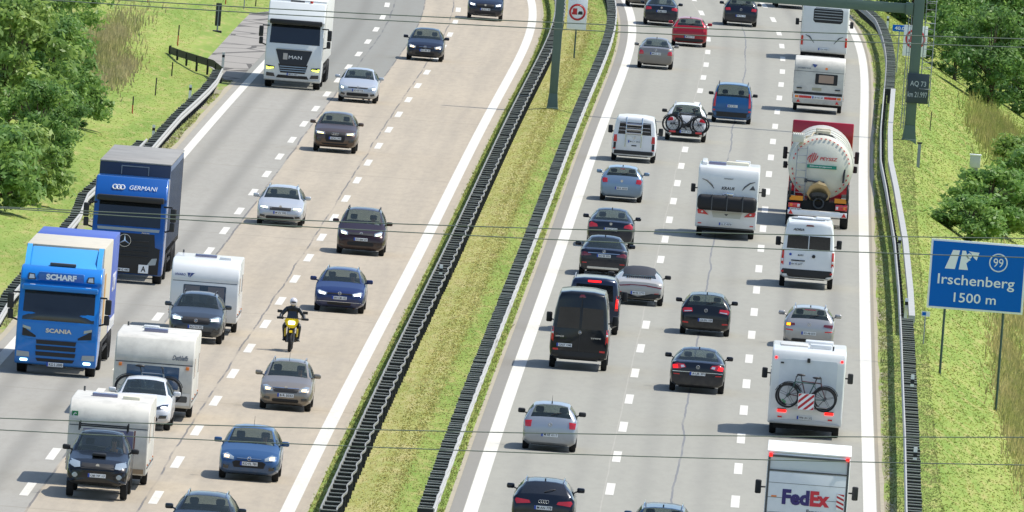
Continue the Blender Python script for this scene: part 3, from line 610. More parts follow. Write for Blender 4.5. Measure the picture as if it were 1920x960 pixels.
def truck_ban(name, label, c, w, h, zbase, rim=True):
    "white board with a red ring holding a red truck and a black car"
    th = thing(name, label, 'road sign', (c.x, c.y, zbase)); z = c.z-zbase
    B().box(-w/2, w/2, 0, .04, z-h/2, z+h/2, .01).build('board', SW, th); B().box(-w/2+.01, w/2-.01, .041, .055, z-h/2+.01, z+h/2-.01).build('back_plate', SGREY, th)
    zc = z+h*.06; r = w*.38
    B().torus((0, -.006, zc), (0, 1, 0), r, .05, 40, 4).build('red_ring', SRED, th)
    B().prism([(-.62*r, -.1*r), (-.05*r, -.1*r), (-.05*r, .5*r), (-.62*r, .5*r)], -.012, -.006).prism([(-.75*r, -.35*r), (-.02*r, -.35*r), (-.02*r, -.1*r), (-.62*r, -.1*r), (-.75*r, .0)], -.0125, -.006).build('truck_symbol', SRED, th, smooth=0).location = (0, 0, zc)
    B().prism([(.1*r, -.3*r), (.72*r, -.3*r), (.72*r, -.05*r), (.6*r, .15*r), (.25*r, .15*r), (.1*r, -.05*r)], -.012, -.006).build('car_symbol', SBLK, th, smooth=0).location = (0, 0, zc)
    B().cyl((0, .09, -.3), (0, .09, z+h/2-.05), .04, n=12).build('post', DKG, th); return th
pb, sb = P(1073, 109); c = at_s(1079, 26, sb); c.x = pb.x+.08
truck_ban('no_overtaking_sign', 'white board with a red ringed truck ban sign standing in the median', c, .95, 1.5, pb.z)
pb, sb = P(1712, 212); sb = sb+20; c = at_s(1716, 77, sb); u_ = c.x-cx(sb)
truck_ban('no_overtaking_sign', 'white board with a red ringed truck ban sign behind the right gantry column', c, 1.15, 1.5, W(u_, sb, ter(u_, sb)).z)
c = at_s(1687, 53, sb+30); u_ = c.x-cx(c.y); z0 = W(u_, c.y, ter(u_, c.y)).z
th = thing('distance_sign', 'small blue sign with a white number left of the right gantry column', 'road sign', (c.x, c.y, z0)); z = c.z-z0
B().box(-.36, .36, 0, .03, z-.16, z+.16, .01).build('board', SBLUE, th); textmesh('40.0', .5, .18, 'lettering', SW, th, (0, -.008, z)); B().cyl((0, .07, -.4), (0, .07, z+.1), .03, n=10).build('post', GALV, th)
pb, sb = P(1731, 645); c = at_s(1735, 588, sb)
th = thing('small_marker_sign', 'tiny blue and white marker sign on a thin grey post left of the exit sign', 'road sign', (pb.x, sb, pb.z)); z = c.z-pb.z
B().box(-.14, .16, 0, .02, z-.1, z+.08).build('board', SW, th); B().box(-.12, .02, -.006, 0, z-.07, z+.05).build('blue_panel', SBLUE, th); B().cyl((0, .05, -.3), (0, .05, z+.05), .022, n=8).build('post', GALV, th)
# ------------------------------------------------------------------ gantry
GG = mat('gantry grey green paint', '#56695f', .55, dirt=.15)
pr, sg = P(1704, 263); um = gp(1040, 200)[0]; pm = W(um, sg, ter(um, sg)); sg_ = sg
th = thing('sign_gantry', 'dark green steel sign gantry spanning from the median to the right verge', 'gantry', pr); o = pr
def colm(base, top, w):
    b = B(); x, y, z = base-o
    b.box(x-w*.7, x+w*.7, y-.35, y+.35, z-.3, z+.06, .03); b.add([(x-w*.66, y-.3, z+.06), (x+w*.66, y-.3, z+.06), (x+w*.66, y+.3, z+.06), (x-w*.66, y+.3, z+.06), (x-w*.5, y-.22, z+.7), (x+w*.5, y-.22, z+.7), (x+w*.5, y+.22, z+.7), (x-w*.5, y+.22, z+.7)], [(0, 1, 5, 4), (1, 2, 6, 5), (2, 3, 7, 6), (3, 0, 4, 7)])
    b.box(x-w*.5, x+w*.5, y-.22, y+.22, z+.7, top-o.z, .03); return b.build('column', GG, th)
colm(pr, pr.z+8.6, .48); colm(pm, pr.z+8.6, .38)
bz = at_s(1700, 25, sg).z-o.z
b = B(); b.box(pm.x-o.x+.24, -.27, -.2, .2, bz, bz+.44, .02); b.box(-.6, -.262, -.28, .28, bz-.06, bz+.5, .02); b.build('beam', GG, th)
b = B(); b.box(pm.x-o.x+.24, -.27, -.2, .2, bz+1.9, bz+2.2, .02); b.build('beam', GG, th)
b = B()
for x in (.34, .78): b.tube([(x, -.1, 1.6), (x, -.1, 8.4)], .022)
for i in range(22): b.tube([(.34, -.1, 1.8+.3*i), (.78, -.1, 1.8+.3*i)], .014)
for i in range(6):
    z = 2.4+i*1.0; b.tube([(.34, -.1, z), (.3, -.55, z), (.56, -.75, z), (.82, -.55, z), (.78, -.1, z)], .014)
b.build('ladder', GALV, th)
b = B()
for x in (-.42, -.3): b.tube([(x, -.26, .5), (x, -.26, bz)], .018)
for i in range(12): b.tube([(-.42, -.26, .8+.4*i), (-.26, -.26, .8+.4*i)], .012)
b.build('cable_duct', GALV, th)
c = at_s(1721, 167, sg-1); z = c.z-o.z; x = c.x-o.x
bd = B().box(x-.5, x+.5, -.34, -.28, z-.68, z+.68, .01).build('number_board', mat('dark slate board', '#2d3a42', .5, dirt=.05), th)
textmesh('AQ 73', .72, .27, 'lettering', mat('pale grey letters', '#b9c0c4', .5), bd, (x, -.346, z+.2), bold=.0); textmesh('km 21.997', .88, .24, 'lettering', _M['pale grey letters'], bd, (x, -.346, z-.28), bold=.0)
# ------------------------------------------------------------------ power lines
WIRE = mat('power line', '#4d5a52', .7)
for i, (yl, yr, lb) in enumerate(((-14, 73, 'upper wire of the top pair, crossing the upper frame'), (-6, 89, 'lower wire of the top pair, crossing the upper frame'), (388, 447, 'upper wire of the middle pair, crossing in front of the white motorhome'), (390, 483, 'lower wire of the middle pair, crossing the blue exit sign'), (784, 820, 'upper wire of the bottom pair, just below the motorhome with bicycles'), (806, 872, 'lower wire of the bottom pair, crossing the parcel truck'))):
    yd = 300+8*(i % 2); a = at_s(0, yl, yd); c = at_s(1920, yr, yd+4); d = c-a; pts = []
    for t in np.linspace(-3, 4, 57): q = a+d*t; q.z += .34*(((t-.5)**2)-.25)*.9; pts.append(tuple(q))
    o_ = B().tube(pts, .0085, 6).build('power_line', WIRE); tag(o_, 'dark '+lb, 'power line', 'power lines crossing the picture')
# ------------------------------------------------------------------ vehicles: common tools
GRILLE = mat('grille black', '#0c0d0f', .6, dirt=.02)
def bvh_of(vs, fs): return BVHTree.FromPolygons([Vector(v) for v in vs], fs)
def ray_y(bvh, x, z, side):
    h = bvh.ray_cast(Vector((x, side*20, z)), Vector((0, -side, 0)))
    return h[0].y if h[0] else None
def patch(bvh, name, poly, side, m, parent, off=.016, thick=.06, rings=4, dx=.08, org=(0, 0, 0)):
    "thin fitted panel (lamp, window, grille) lying on the front (side=1) or rear (side=-1) of a body; poly is (x, z)"
    P_ = []
    n = len(poly)
    for i in range(n):
        a = poly[i]; b = poly[(i+1) % n]; k = max(1, int(math.hypot(b[0]-a[0], b[1]-a[1])/dx+.5))
        P_ += [(a[0]+(b[0]-a[0])*j/k, a[1]+(b[1]-a[1])*j/k) for j in range(k)]
    cxm = sum(p[0] for p in P_)/len(P_); czm = sum(p[1] for p in P_)/len(P_); y0 = ray_y(bvh, cxm, czm, side)
    if y0 is None: y0 = side*2
    vs = [(cxm, y0+side*off, czm)]; N = len(P_); last = [y0]*N
    for r_ in range(1, rings+1):
        for i, p in enumerate(P_):
            x = cxm+(p[0]-cxm)*r_/rings; z = czm+(p[1]-czm)*r_/rings; y = ray_y(bvh, x, z, side)
            if y is None or abs(y-last[i]) > .8: y = last[i]
            last[i] = y; vs.append((x, y+side*off, z))
    fs = [(0, 1+i, 1+(i+1) % N) for i in range(N)]
    for r_ in range(rings-1): a = 1+r_*N; fs += [(a+i, a+N+i, a+N+(i+1) % N, a+(i+1) % N) for i in range(N)]
    a = 1+(rings-1)*N; bq = len(vs); vs += [(v[0], v[1]-side*(off+thick), v[2]) for v in vs[a:a+N]]
    fs += [(a+i, bq+i, bq+(i+1) % N, a+(i+1) % N) for i in range(N)]
    b = B(); b.add(vs, fs); return b.build(name, m, parent, smooth=50)
def mir(poly): return [(-x, z) for x, z in poly][::-1]
def both(bvh, name, poly, side, m, parent, **k):
    return [patch(bvh, name, poly, side, m, parent, **k), patch(bvh, name, mir(poly), side, m, parent, **k)]
def rect(x0, x1, z0, z1, c=0.): return [(x0+c, z0), (x1-c, z0), (x1, z0+c), (x1, z1-c), (x1-c, z1), (x0+c, z1), (x0, z1-c), (x0, z0+c)] if c else [(x0, z0), (x1, z0), (x1, z1), (x0, z1)]
_W = {}
def wheel(parent, x, y, r, w=.2, hub=None, key=None):
    k = (round(r, 3), w, x > 0, hub)
    if k in _W: t, h = _W[k]; a = link('wheel', t, None, parent); c = link('rim', h, None, a)
    else:
        sx = 1 if x > 0 else -1; b = B(); n = 28
        prof = [(-w/2, .64*r), (-w/2, .93*r), (-w/2+.02, .985*r), (0, r), (w/2-.02, .985*r), (w/2, .93*r), (w/2, .64*r)]
        vs = []; fs = []
        for i in range(n):
            t = 2*math.pi*i/n; vs += [(p, q*math.cos(t), q*math.sin(t)) for p, q in prof]
        m_ = len(prof); fs = [(i*m_+j, ((i+1) % n)*m_+j, ((i+1) % n)*m_+j+1, i*m_+j+1) for i in range(n) for j in range(m_-1)]
        b.add(vs, fs); a = b.build('wheel', RUBBER, parent)
        b = B(); b.cyl((-w*.35, 0, 0), (sx*w*.3, 0, 0), .65*r, n=24); 
        for i in range(5 if not hub else 10):
            t = 2*math.pi*i/(5 if not hub else 10); q = Vector((0, math.cos(t), math.sin(t))); p_ = Vector((0, -math.sin(t), math.cos(t)))
            c0 = q*.06*r; c1 = q*.62*r; e = Vector((sx*(w*.3), 0, 0)); e2 = Vector((sx*(w*.3+.02), 0, 0)); wd = .07*r
            b.add([c0+e-p_*wd, c0+e+p_*wd, c1+e+p_*wd, c1+e-p_*wd, c0+e2-p_*wd, c0+e2+p_*wd, c1+e2+p_*wd, c1+e2-p_*wd], [(0, 1, 2, 3), (4, 5, 6, 7), (0, 1, 5, 4), (1, 2, 6, 5), (2, 3, 7, 6), (3, 0, 4, 7)])
        c = b.build('rim', ALU if not hub else GREYP, a); _W[k] = (a.data, c.data)
    a.location = (x, y, r); return a
def plate(parent, x, y, z, side, txt='', w=.52, h=.11, bg=None):
    if not txt: return None
    y += side*.012
    p = B().box(-w/2, w/2, -.006, .006, -h/2, h/2).build('number_plate', bg or PLATE, parent, smooth=0); p.location = (x, y, z)
    s = 1 if side < 0 else -1
    bl = B().box(-s*w/2-(0 if s > 0 else 0), -s*w/2+s*.055, -.003, .003, -h/2, h/2).build('country_band', PBLUE, p, smooth=0); bl.location = (0, side*.009, 0)
    if txt: textmesh(txt, w*.8, h*.66, 'lettering', PTXT, p, (s*.03, side*.009, 0), face=-1 if side < 0 else 1, bold=.01)
    return p
def place(name, label, cat, px, py, front, L, group=None):
    "vehicle root; px, py is the middle of the near end where it meets the road"
    u, s = gp(px, py); s2 = s+L/2-.0
    return thing(name, label, cat, W(u, s2, .008), heading(s2)+(math.pi if front else 0), group)
COLS_GLASS_SIDE = (6, 7)
def car(px, py, front, label, P_, col, name='car', cat='car', group=None, roofcol=None):
    """parametric car body lofted from cross-sections; local +Y is the front"""
    g = dict(L=4.3, W=1.8, H=1.46, hood=1.15, rf=1.85, zn=.72, zc=.98, zb=1.0, wr=.66, re=.55, rg=.16, zd=1.02, zt=.9, rr=.32, fa=.85, ra=.8, clr=.2, van=False, split=False, gl=GLASS, rail=None, mir=None, mz=None, seats=True, sidewin=True, deckw=.80, rearglass=True, gw=None, cladding=False)
    g.update(P_); G = type('G', (), g); L, Wd, H_ = G.L, G.W, G.H; hw = Wd/2
    root = place(name, label, cat, px, py, front, L, group)
    pm = col
    st = [(0, .80, G.clr+.12, G.zn-.24, G.zn-.15, .60), (.05, .90, G.clr+.05, G.zn-.13, G.zn-.05, .64), (.2, .965, G.clr, G.zn-.03, G.zn+.03, .68), (.5, .99, G.clr, (G.zn*2+G.zc)/3, (G.zn*2+G.zc)/3+.06, .72),
          (G.hood-.02, 1, G.clr, G.zc-.015, G.zc+.05, .80), (G.hood+.01, 1, G.clr, G.zc-.01, G.zc+.06, .82), ((G.hood*.5+G.rf*.5), 1, G.clr, G.zc, (G.zc+.06+H_-.04)/2+.02, (.82+G.wr)/2), (G.rf-.04, 1, G.clr, G.zc+.01, H_-.05, G.wr+.01), (G.rf+.02, 1, G.clr, G.zc+.01, H_-.03, G.wr)]
    mid = (G.rf+L-G.re)/2
    st += [(mid-.05, 1, G.clr, (G.zc+G.zb)/2, H_, G.wr), (mid+.03, 1, G.clr, (G.zc+G.zb)/2, H_, G.wr)]
    e = L-G.re; r_ = L-G.rg
    if G.van:
        st += [(L-.22, 1, G.clr, G.zb, H_-.01, G.wr*.995), (L-.09, .985, G.clr+.02, G.zb, H_-.03, G.wr*.98), (L-.03, .965, G.clr+.04, G.zb-.02, H_-.09, G.wr*.97), (L, .93, G.clr+.1, G.zb-.06, H_-.17, G.wr*.94)]
    else:
        st += [(e-.06, .995, G.clr, G.zb, H_-.04, G.wr*.97), (e, .99, G.clr, G.zb, H_-.06, G.wr*.96)]
        if r_-e > .25: st += [((e+r_)/2, .98, G.clr, G.zb, (H_-.06+G.zd)/2+.03, (G.wr*.96+G.deckw)/2)]
        st += [(r_, .975, G.clr, G.zb-.02, G.zd, G.deckw)]
        if G.rg > .3: st += [(L-.14, .955, G.clr+.03, G.zt-.02, G.zt+.02, G.deckw*.97)]
        st += [(L-.05, .93, G.clr+.05, min(G.zt-.10, G.zb-.12), G.zt-.02, G.deckw*.93), (L-.012, .90, G.clr+.08, G.zt-.24, G.zt-.16, .74), (L, .84, G.clr+.14, G.zt-.30, G.zt-.22, .68)]
    keys = sorted(st); dd = [k[0] for k in keys]
    ra = G.rr+.055; wy = (G.fa, L-G.ra); extra = []
    for w_ in wy: extra += [w_+ra*q for q in (-1.0, -.96, -.8, -.5, 0, .5, .8, .96, 1.0)]
    alld = sorted(set([round(x, 4) for x in dd+extra if 0 <= x <= L])); al = []
    for x in alld:
        if al and x-al[-1] < .012 and x not in [round(q, 4) for q in dd]: continue
        al.append(x)
    K = np.array(keys); rows = []
    for d in al:
        w_, z0, zb, zr, wr = [float(np.interp(d, K[:, 0], K[:, i])) for i in range(1, 6)]
        w_ *= hw; wr *= hw; y = L/2-d; za = 0
        for q in wy:
            if abs(d-q) < ra: za = max(za, G.rr+math.sqrt(ra*ra-(d-q)**2))
        za = min(za, zb-.13); h = zb-z0; gg = zr-zb
        c = [(0, max(z0, za*.98)), (.8*w_, max(z0, za*.98)), (.965*w_, max(z0+.09, za)), (w_, max(z0+.36*h, za+.03)), (w_, max(z0+.68*h, za+.06)), (.985*w_, zb-.05), (.955*w_, zb), ((.955*w_+wr)/2+.02*min(1, gg*3), zb+gg*.5), (wr+.012, zb+gg*.86), (wr-.05, zb+gg*.975), (wr*.5, zr+.015+.012*min(1, gg*3)), (0, zr+.02+.015*min(1, gg*3))]
        ring = [(x, y, z) for x, z in c]+[(-x, y, z) for x, z in c[1:-1]][::-1]
        rows.append(ring)
    n = len(rows[0]); vs = [v for r2 in rows for v in r2]; body, glass = [], {'windshield': [], 'rear_window': [], 'side_window': []}
    ks = [round(x, 4) for x in (G.hood+.01, G.rf-.04, G.rf+.02, mid-.05, mid+.03)]
    def colside(j): return j if j < 11 else n-1-j     # index of the half column strip
    allf = []
    for i in range(len(rows)-1):
        a, b2 = al[i], al[i+1]; md = (a+b2)/2
        for j in range(n):
            f = (i*n+j, i*n+(j+1) % n, (i+1)*n+(j+1) % n, (i+1)*n+j); allf.append(f); c = colside(j); t = None
            if c in (9, 10) and ks[0] <= md <= ks[1]: t = 'windshield'
            elif c in (9, 10) and G.rearglass and not G.van and e < md < r_: t = 'rear_window'
            elif c in (6, 7) and G.sidewin and (ks[0]+.22 < md < mid-.05 or mid+.03 < md < (L-.3 if G.van else (e-.02 if G.rg > .3 else L-.42))) and not (G.van == 'panel' and md > mid): t = 'side_window'
            (glass[t] if t else body).append(f)
    caps = [tuple(range(n)), tuple((len(rows)-1)*n+k for k in range(n-1, -1, -1))]; body += caps; bv = bvh_of(vs, allf+caps)
    def sub(fs, nm, m, par):
        use = sorted({i for f in fs for i in f}); mp = {k: i for i, k in enumerate(use)}; b = B(); b.add([vs[k] for k in use], [[mp[k] for k in f] for f in fs]); return b.build(nm, m, par, smooth=38)
    bo = sub(body, 'body', pm, root)
    for nm, fs in glass.items():
        if not fs: continue
        if nm == 'side_window':
            for sgn in (1, -1):
                q = [f for f in fs if sgn*(vs[f[0]][0]+vs[f[1]][0]) > 0]
                if q: sub(q, nm, G.gl, root)
        else: sub(fs, nm, G.gl, root)
    b = B(); b.box(-hw*.66, hw*.66, -L/2+.25, L/2-.3, G.clr-.02, G.clr+.3); b.build('underbody', UNDER, root, smooth=0)
    if G.seats:
        ys = L/2-(G.hood+1.25); sz = G.zc-.45; b = B()
        for sx in (-1, 1):
            b.box(sx*.37-.24, sx*.37+.24, ys-.25, ys+.3, sz, sz+.14, .05); b.box(sx*.37-.24, sx*.37+.24, ys-.35, ys-.2, sz+.1, G.zc+.14, .06); b.box(sx*.37-.13, sx*.37+.13, ys-.33, ys-.22, G.zc+.16, min(H_-.14, G.zc+.36), .05)
        if L-G.hood > 2.8: b.box(-.62, .62, ys-1.2, ys-1.02, sz+.05, G.zc+.08, .06)
        b.build('seats', SEAT, root)
        B().box(-hw*.78, hw*.78, L/2-G.hood-.45, L/2-G.hood-.08, G.zc-.25, G.zc-.0, .06).build('dashboard', BLACK, root)
    wx = hw-.02-.1
    for sx in (-1, 1):
        for q in wy: wheel(root, sx*wx, L/2-q, G.rr)
    mz = G.mz or G.zc+.07; mm = G.mir or pm
    for sx in (-1, 1):
        b = B(); yb = L/2-(G.hood+.42)
        if G.van:
            b.box(sx*(hw+.13)-.1, sx*(hw+.13)+.1, yb-.05, yb+.06, mz-.08, mz+.26, .04)
        else: b.box(sx*(hw+.10)-.115, sx*(hw+.10)+.115, yb-.045, yb+.08, mz-.03, mz+.12, .045, 3)
        b.tube([(sx*(hw*.93), yb, mz-.02), (sx*(hw+.05), yb, mz+.02)], .025); b.build('side_mirror', mm, root)
    if G.rail:
        for sx in (-1, 1):
            y1 = L/2-G.rf-.15; y2 = -L/2+(G.re if not G.van else .3)+.1; x = sx*(G.wr*hw-.07)
            B().tube([(x, y1, H_-.04), (x, y1-.12, H_+.035), (x, y2+.12, H_+.03), (x, y2, H_-.06)], .02).build('roof_rail', G.rail, root)
    root['_w'] = 0; del root['_w']
    return root, bv, G, bo
def yat(bv, x, z, side): y = ray_y(bv, x, z, side); return y if y is not None else 2*side
def emblem(bv, root, z, side, kind='ring', r=.055, x=0., m=None):
    y = yat(bv, x, z, side)+side*.034; m = m or CHROME; b = B()
    if kind == 'ring': b.torus((x, y, z), (0, 1, 0), r, .010, 20, 6); b.tube([(x-r*.6, y, z+r*.6), (x-r*.2, y, z-r*.6), (x, y, z+r*.1), (x+r*.2, y, z-r*.6), (x+r*.6, y, z+r*.6)], .009)
    elif kind == 'star': b.torus((x, y, z), (0, 1, 0), r, .009, 24, 6); [b.tube([(x, y, z), (x+r*math.sin(t), y, z+r*math.cos(t))], [.014, .004]) for t in (0, 2.094, 4.189)]
    elif kind == 'disc': b.cyl((x, y-.01, z), (x, y+.006, z), r, n=20)
    elif kind == 'rings': [b.torus((x+q*r*1.25, y, z), (0, 1, 0), r*.85, .008, 18, 6) for q in (-1.5, -.5, .5, 1.5)]
    elif kind == 'bolt': b.torus((x, y, z), (0, 1, 0), r, .010, 20, 6); b.tube([(x-r*1.0, y, z), (x+r*1.0, y, z)], .012)
    b.build('emblem', m, root)
def front_kit(v, head, grille=None, intake=None, fog=None, pz=.5, txt='', lit=None, litm=LIT, em=('ring', None), lens=LAMPC, chrome_bar=None, gm=None, px=0):
    root, bv, G, bo = v
    hs = both(bv, 'headlight', head, 1, lens, root)
    if lit:
        for o, q in zip(hs, (lit, mir(lit))): patch(bv, 'lamp', q, 1, litm, o, off=.026, thick=.01)
    if grille: gr = patch(bv, 'grille', grille, 1, gm or GRILLE, root, off=.016)
    if intake: patch(bv, 'air_intake', intake, 1, GRILLE, root, off=.016)
    if fog: both(bv, 'fog_lamp', fog, 1, LAMPD, root)
    if chrome_bar: patch(bv, 'trim_strip', chrome_bar, 1, CHROME, root, off=.026, rings=2)
    plate(root, px, yat(bv, px, pz, 1)+.005, pz, 1, txt)
    if em[0]: emblem(bv, root, em[1] or pz+.17, 1, em[0])
    hw = G.W/2
    b = B(); yb = G.L/2-G.hood-.06
    for x in (-.45, .1): b.tube([(x, yb+.03, G.zc+.075), (x+.5, yb-.09, G.zc+.14)], .012)
    b.build('wiper', BLACK, root)
def rear_kit(v, tail, pz=.85, txt='', em=('ring', None), lens=TAIL, refl=None, bumper=None, wiper=True, lit=None, litm=BRAKE, clear=None, brake3=None, fin=True, bm=None, exhaust=None, strip=None):
    root, bv, G, bo = v
    ts = both(bv, 'tail_light', tail, -1, lens, root)
    if clear:
        for o, q in zip(ts, (clear, mir(clear))): patch(bv, 'clear_lens', q, -1, TAILC, o, off=.026, thick=.01)
    if lit:
        for o, q in zip(ts, (lit, mir(lit))): patch(bv, 'lamp', q, -1, litm, o, off=.028, thick=.01)
    if refl: both(bv, 'reflector', refl, -1, REDR, root)
    if bumper: patch(bv, 'lower_bumper', bumper, -1, bm or BLACK, root, off=.016)
    if strip: patch(bv, 'trim_strip', strip, -1, CHROME, root, off=.026, rings=2)
    plate(root, 0, yat(bv, 0, pz, -1)-.005, pz, -1, txt)
    if em[0]: emblem(bv, root, em[1] or pz+.17, -1, em[0])
    if wiper:
        z0 = G.zd+.08; y0 = yat(bv, 0, z0, -1); y1 = yat(bv, .3, z0+.1, -1); B().tube([(0, y0-.02, z0), (.18, (y0+y1)/2-.03, z0+.07), (.32, y1-.02, z0+.08)], .012).build('wiper', BLACK, root)
    if brake3: patch(bv, 'brake_light', brake3, -1, TAILD, root, off=.012, thick=.02)
    if fin: B().prism([(-G.L/2+G.re+.12, G.H-.02), (-G.L/2+G.re+.28, G.H-.0), (-G.L/2+G.re+.14, G.H+.07)], -.02, .02, 'x').build('antenna', BLACK, root, smooth=0)
    if exhaust:
        for x in exhaust: y = yat(bv, x, G.clr+.16, -1); B().cyl((x, y+.1, G.clr+.1), (x, y-.03, G.clr+.1), .035).build('exhaust_pipe', CHROME, root)
def seated(name, label, root, x, y, z, shirt, yaw=0.):
    "driver behind a wheel: a top-level person placed at a vehicle-local position"
    mw = Matrix.Translation(root.location) @ Matrix.Rotation(root.rotation_euler.z, 4, 'Z'); p = mw @ Vector((x, y, z))
    o = thing(name, label, 'person', p, root.rotation_euler.z)
    person_mesh(o, shirt); return o
def skin(name, verts, edges, radii, m, parent, sub=2):
    me = bpy.data.meshes.new(name); me.from_pydata(verts, edges, []); o = bpy.data.objects.new(name, me); COL.objects.link(o)
    sk_ = o.modifiers.new('s', 'SKIN'); 
    for i, r_ in enumerate(radii):
        me.skin_vertices[0].data[i].radius = (r_, r_) if not isinstance(r_, tuple) else r_; me.skin_vertices[0].data[i].use_root = (i == 0)
    sb = o.modifiers.new('b', 'SUBSURF'); sb.levels = sub; sb.render_levels = sub
    dg = bpy.context.evaluated_depsgraph_get(); dg.update(); m2 = bpy.data.meshes.new_from_object(o.evaluated_get(dg)); bpy.data.objects.remove(o)
    m2.polygons.foreach_set('use_smooth', [True]*len(m2.polygons)); m2.materials.clear(); return link(name, m2, m, parent)
SKINM = mat('skin', '#c08a6a', .5); HAIRM = mat('brown hair', '#2e2018', .7)
_PM = {}
def person_mesh(o, shirt):
    if shirt in _PM:
        for nm, me, m_ in _PM[shirt]:
            link(nm, me, None, o)
        return
    V = [(0, 0, .1), (0, -.02, .32), (0, -.02, .5), (0, .0, .6), (0, .03, .7), (0, .04, .8),
         (.19, 0, .5), (.27, .14, .3), (.2, .42, .36), (.17, .5, .37), (-.19, 0, .5), (-.27, .14, .3), (-.2, .42, .36), (-.17, .5, .37), (.12, .4, .1), (.13, .5, -.3), (.13, .6, -.36), (-.12, .4, .1), (-.13, .5, -.3), (-.13, .6, -.36)]
    E_ = [(0, 1), (1, 2), (2, 3), (3, 4), (4, 5), (2, 6), (6, 7), (7, 8), (8, 9), (2, 10), (10, 11), (11, 12), (12, 13), (0, 14), (14, 15), (15, 16), (0, 17), (17, 18), (18, 19)]
    r_ = [(.16, .12), (.15, .11), (.15, .1), .05, .085, .07, .06, .045, .035, .04, .06, .045, .035, .04, .08, .05, .045, .08, .05, .045]
    a = skin('body', V, E_, r_, SKINM, o)
    b = skin('shirt', V[:4]+V[6:8]+[(.235, .28, .33)]+V[10:12]+[(-.235, .28, .33)], [(0, 1), (1, 2), (2, 3), (2, 4), (4, 5), (5, 6), (2, 7), (7, 8), (8, 9)], [(.172, .132), (.162, .122), (.16, .112), .05, .072, .055, .045, .072, .055, .045], shirt, o)
    c = B().ell((0, .02, .79), .088, .1, .07).build('hair', HAIRM, o)
    fc = B(); fc.ell((.03, .118, .745), .012, .008, .009).ell((-.03, .118, .745), .012, .008, .009); fc.build('eyes', BLACK, o); fn = B(); fn.prism([(.10, .70), (.135, .705), (.108, .745)], -.012, .012, 'x'); fn.build('nose', SKINM, o)
    _PM[shirt] = [(q.name.split('.')[0], q.data, None) for q in o.children]
# ------------------------------------------------------------------ cars, left carriageway (oncoming)
GO = 'cars coming towards the camera'; GB = 'cars driving away from the camera'
GOLF = dict(L=4.26, W=1.79, H=1.46, hood=1.12, rf=1.9, zn=.74, zc=.98, zb=1.0, wr=.67, re=.42, rg=.13, zd=1.05, zt=.93, rr=.32)
WAGON = dict(GOLF, L=4.6, re=.36, rail=CHROME)
SUV = dict(GOLF, L=4.42, W=1.85, H=1.62, zn=.86, zc=1.1, zb=1.13, rr=.355, clr=.24, hood=1.1, rf=1.75, zd=1.15, zt=1.02, wr=.66)
SEDAN = dict(L=4.8, W=1.84, H=1.46, hood=1.3, rf=2.1, zn=.70, zc=.96, zb=.98, wr=.63, re=1.35, rg=.62, zd=1.06, zt=1.02, rr=.33, fa=.88, ra=1.0, deckw=.78)
MPV = dict(GOLF, L=4.5, W=1.83, H=1.66, hood=.95, rf=1.75, zn=.80, zc=1.08, zb=1.08, wr=.72, re=.30, rg=.12, zd=1.1, zt=.98, rail=BLACK)
KOMBI = dict(GOLF, L=4.25, W=1.66, H=1.5, wr=.69, rail=GALV, re=.34, rg=.12)
HEAD_G = [(.48, .60), (.76, .64), (.80, .74), (.74, .78), (.44, .70)]
def rs(poly, kx=1., dz=0.): return [(x*kx, z+dz) for x, z in poly]
# 1 silver hatchback
v = car(669, 193, True, 'silver white hatchback in the middle lane right beside the white truck cab', GOLF, paint('silver white', '#b4b9be', .35), group=GO)
front_kit(v, HEAD_G, [(-.44, .66), (.44, .66), (.46, .705), (-.46, .705)], rect(-.5, .5, .3, .44, .04), [(.6, .32), (.78, .36), (.74, .46), (.56, .40)], .555, 'RO·GF 718', lit=[(.66, .62), (.76, .65), (.76, .71), (.64, .68)], em=('ring', .70))
# 2 dark blue hatchback
v = car(795, 115, True, 'navy hatchback with orange indicator glow, alone in the fast lane near the top', dict(GOLF, H=1.5), paint('deep navy', '#10182a', .2), group=GO)
front_kit(v, HEAD_G, [(-.4, .62), (.4, .62), (.44, .70), (-.44, .70)], rect(-.46, .46, .30, .42, .04), [(.6, .34), (.74, .36), (.74, .44), (.6, .44)], .52, 'RO·SK 55', lit=[(.54, .63), (.72, .66), (.7, .73), (.52, .69)], litm=LITW, em=('bolt', .68), chrome_bar=[(-.3, .685), (.3, .685), (.3, .70), (-.3, .70)])
# 3 top SUV
v = car(908, 39, True, 'dark blue suv at the top edge in the fast lane', SUV, paint('midnight blue', '#111a2c', .2), group=GO)
front_kit(v, [(.5, .72), (.8, .78), (.82, .9), (.5, .84)], [(-.42, .64), (.42, .64), (.46, .84), (-.46, .84)], rect(-.55, .55, .32, .44, .04), None, .58, 'M·XT 40', lit=[(.58, .76), (.76, .79), (.76, .86), (.56, .82)], litm=mat('lit white headlamp', '#ffffff', .2, emit=2.5), em=('disc', .8))
patch(v[1], 'skid_plate', rect(-.6, .6, .27, .33), 1, ALU, v[0], off=.012)
# 4 bronze suv
v = car(626, 287, True, 'bronze brown suv with a big dark grille and four linked rings', SUV, paint('bronze brown', '#5a4a40', .55), group=GO)
front_kit(v, [(.42, .78), (.80, .78), (.84, .90), (.46, .86)], [(-.36, .46), (.36, .46), (.42, .6), (.40, .88), (-.40, .88), (-.42, .6)], [(-.5, .34), (.5, .34), (.56, .4), (-.56, .4)], [(.58, .46), (.78, .48), (.80, .6), (.6, .58)], .62, 'GZ·KL 943', lit=[(.5, .79), (.74, .80), (.76, .86), (.5, .83)], litm=mat('lit yellowish lamp', '#fff3a0', .2, emit=2.0), em=('rings', .8))
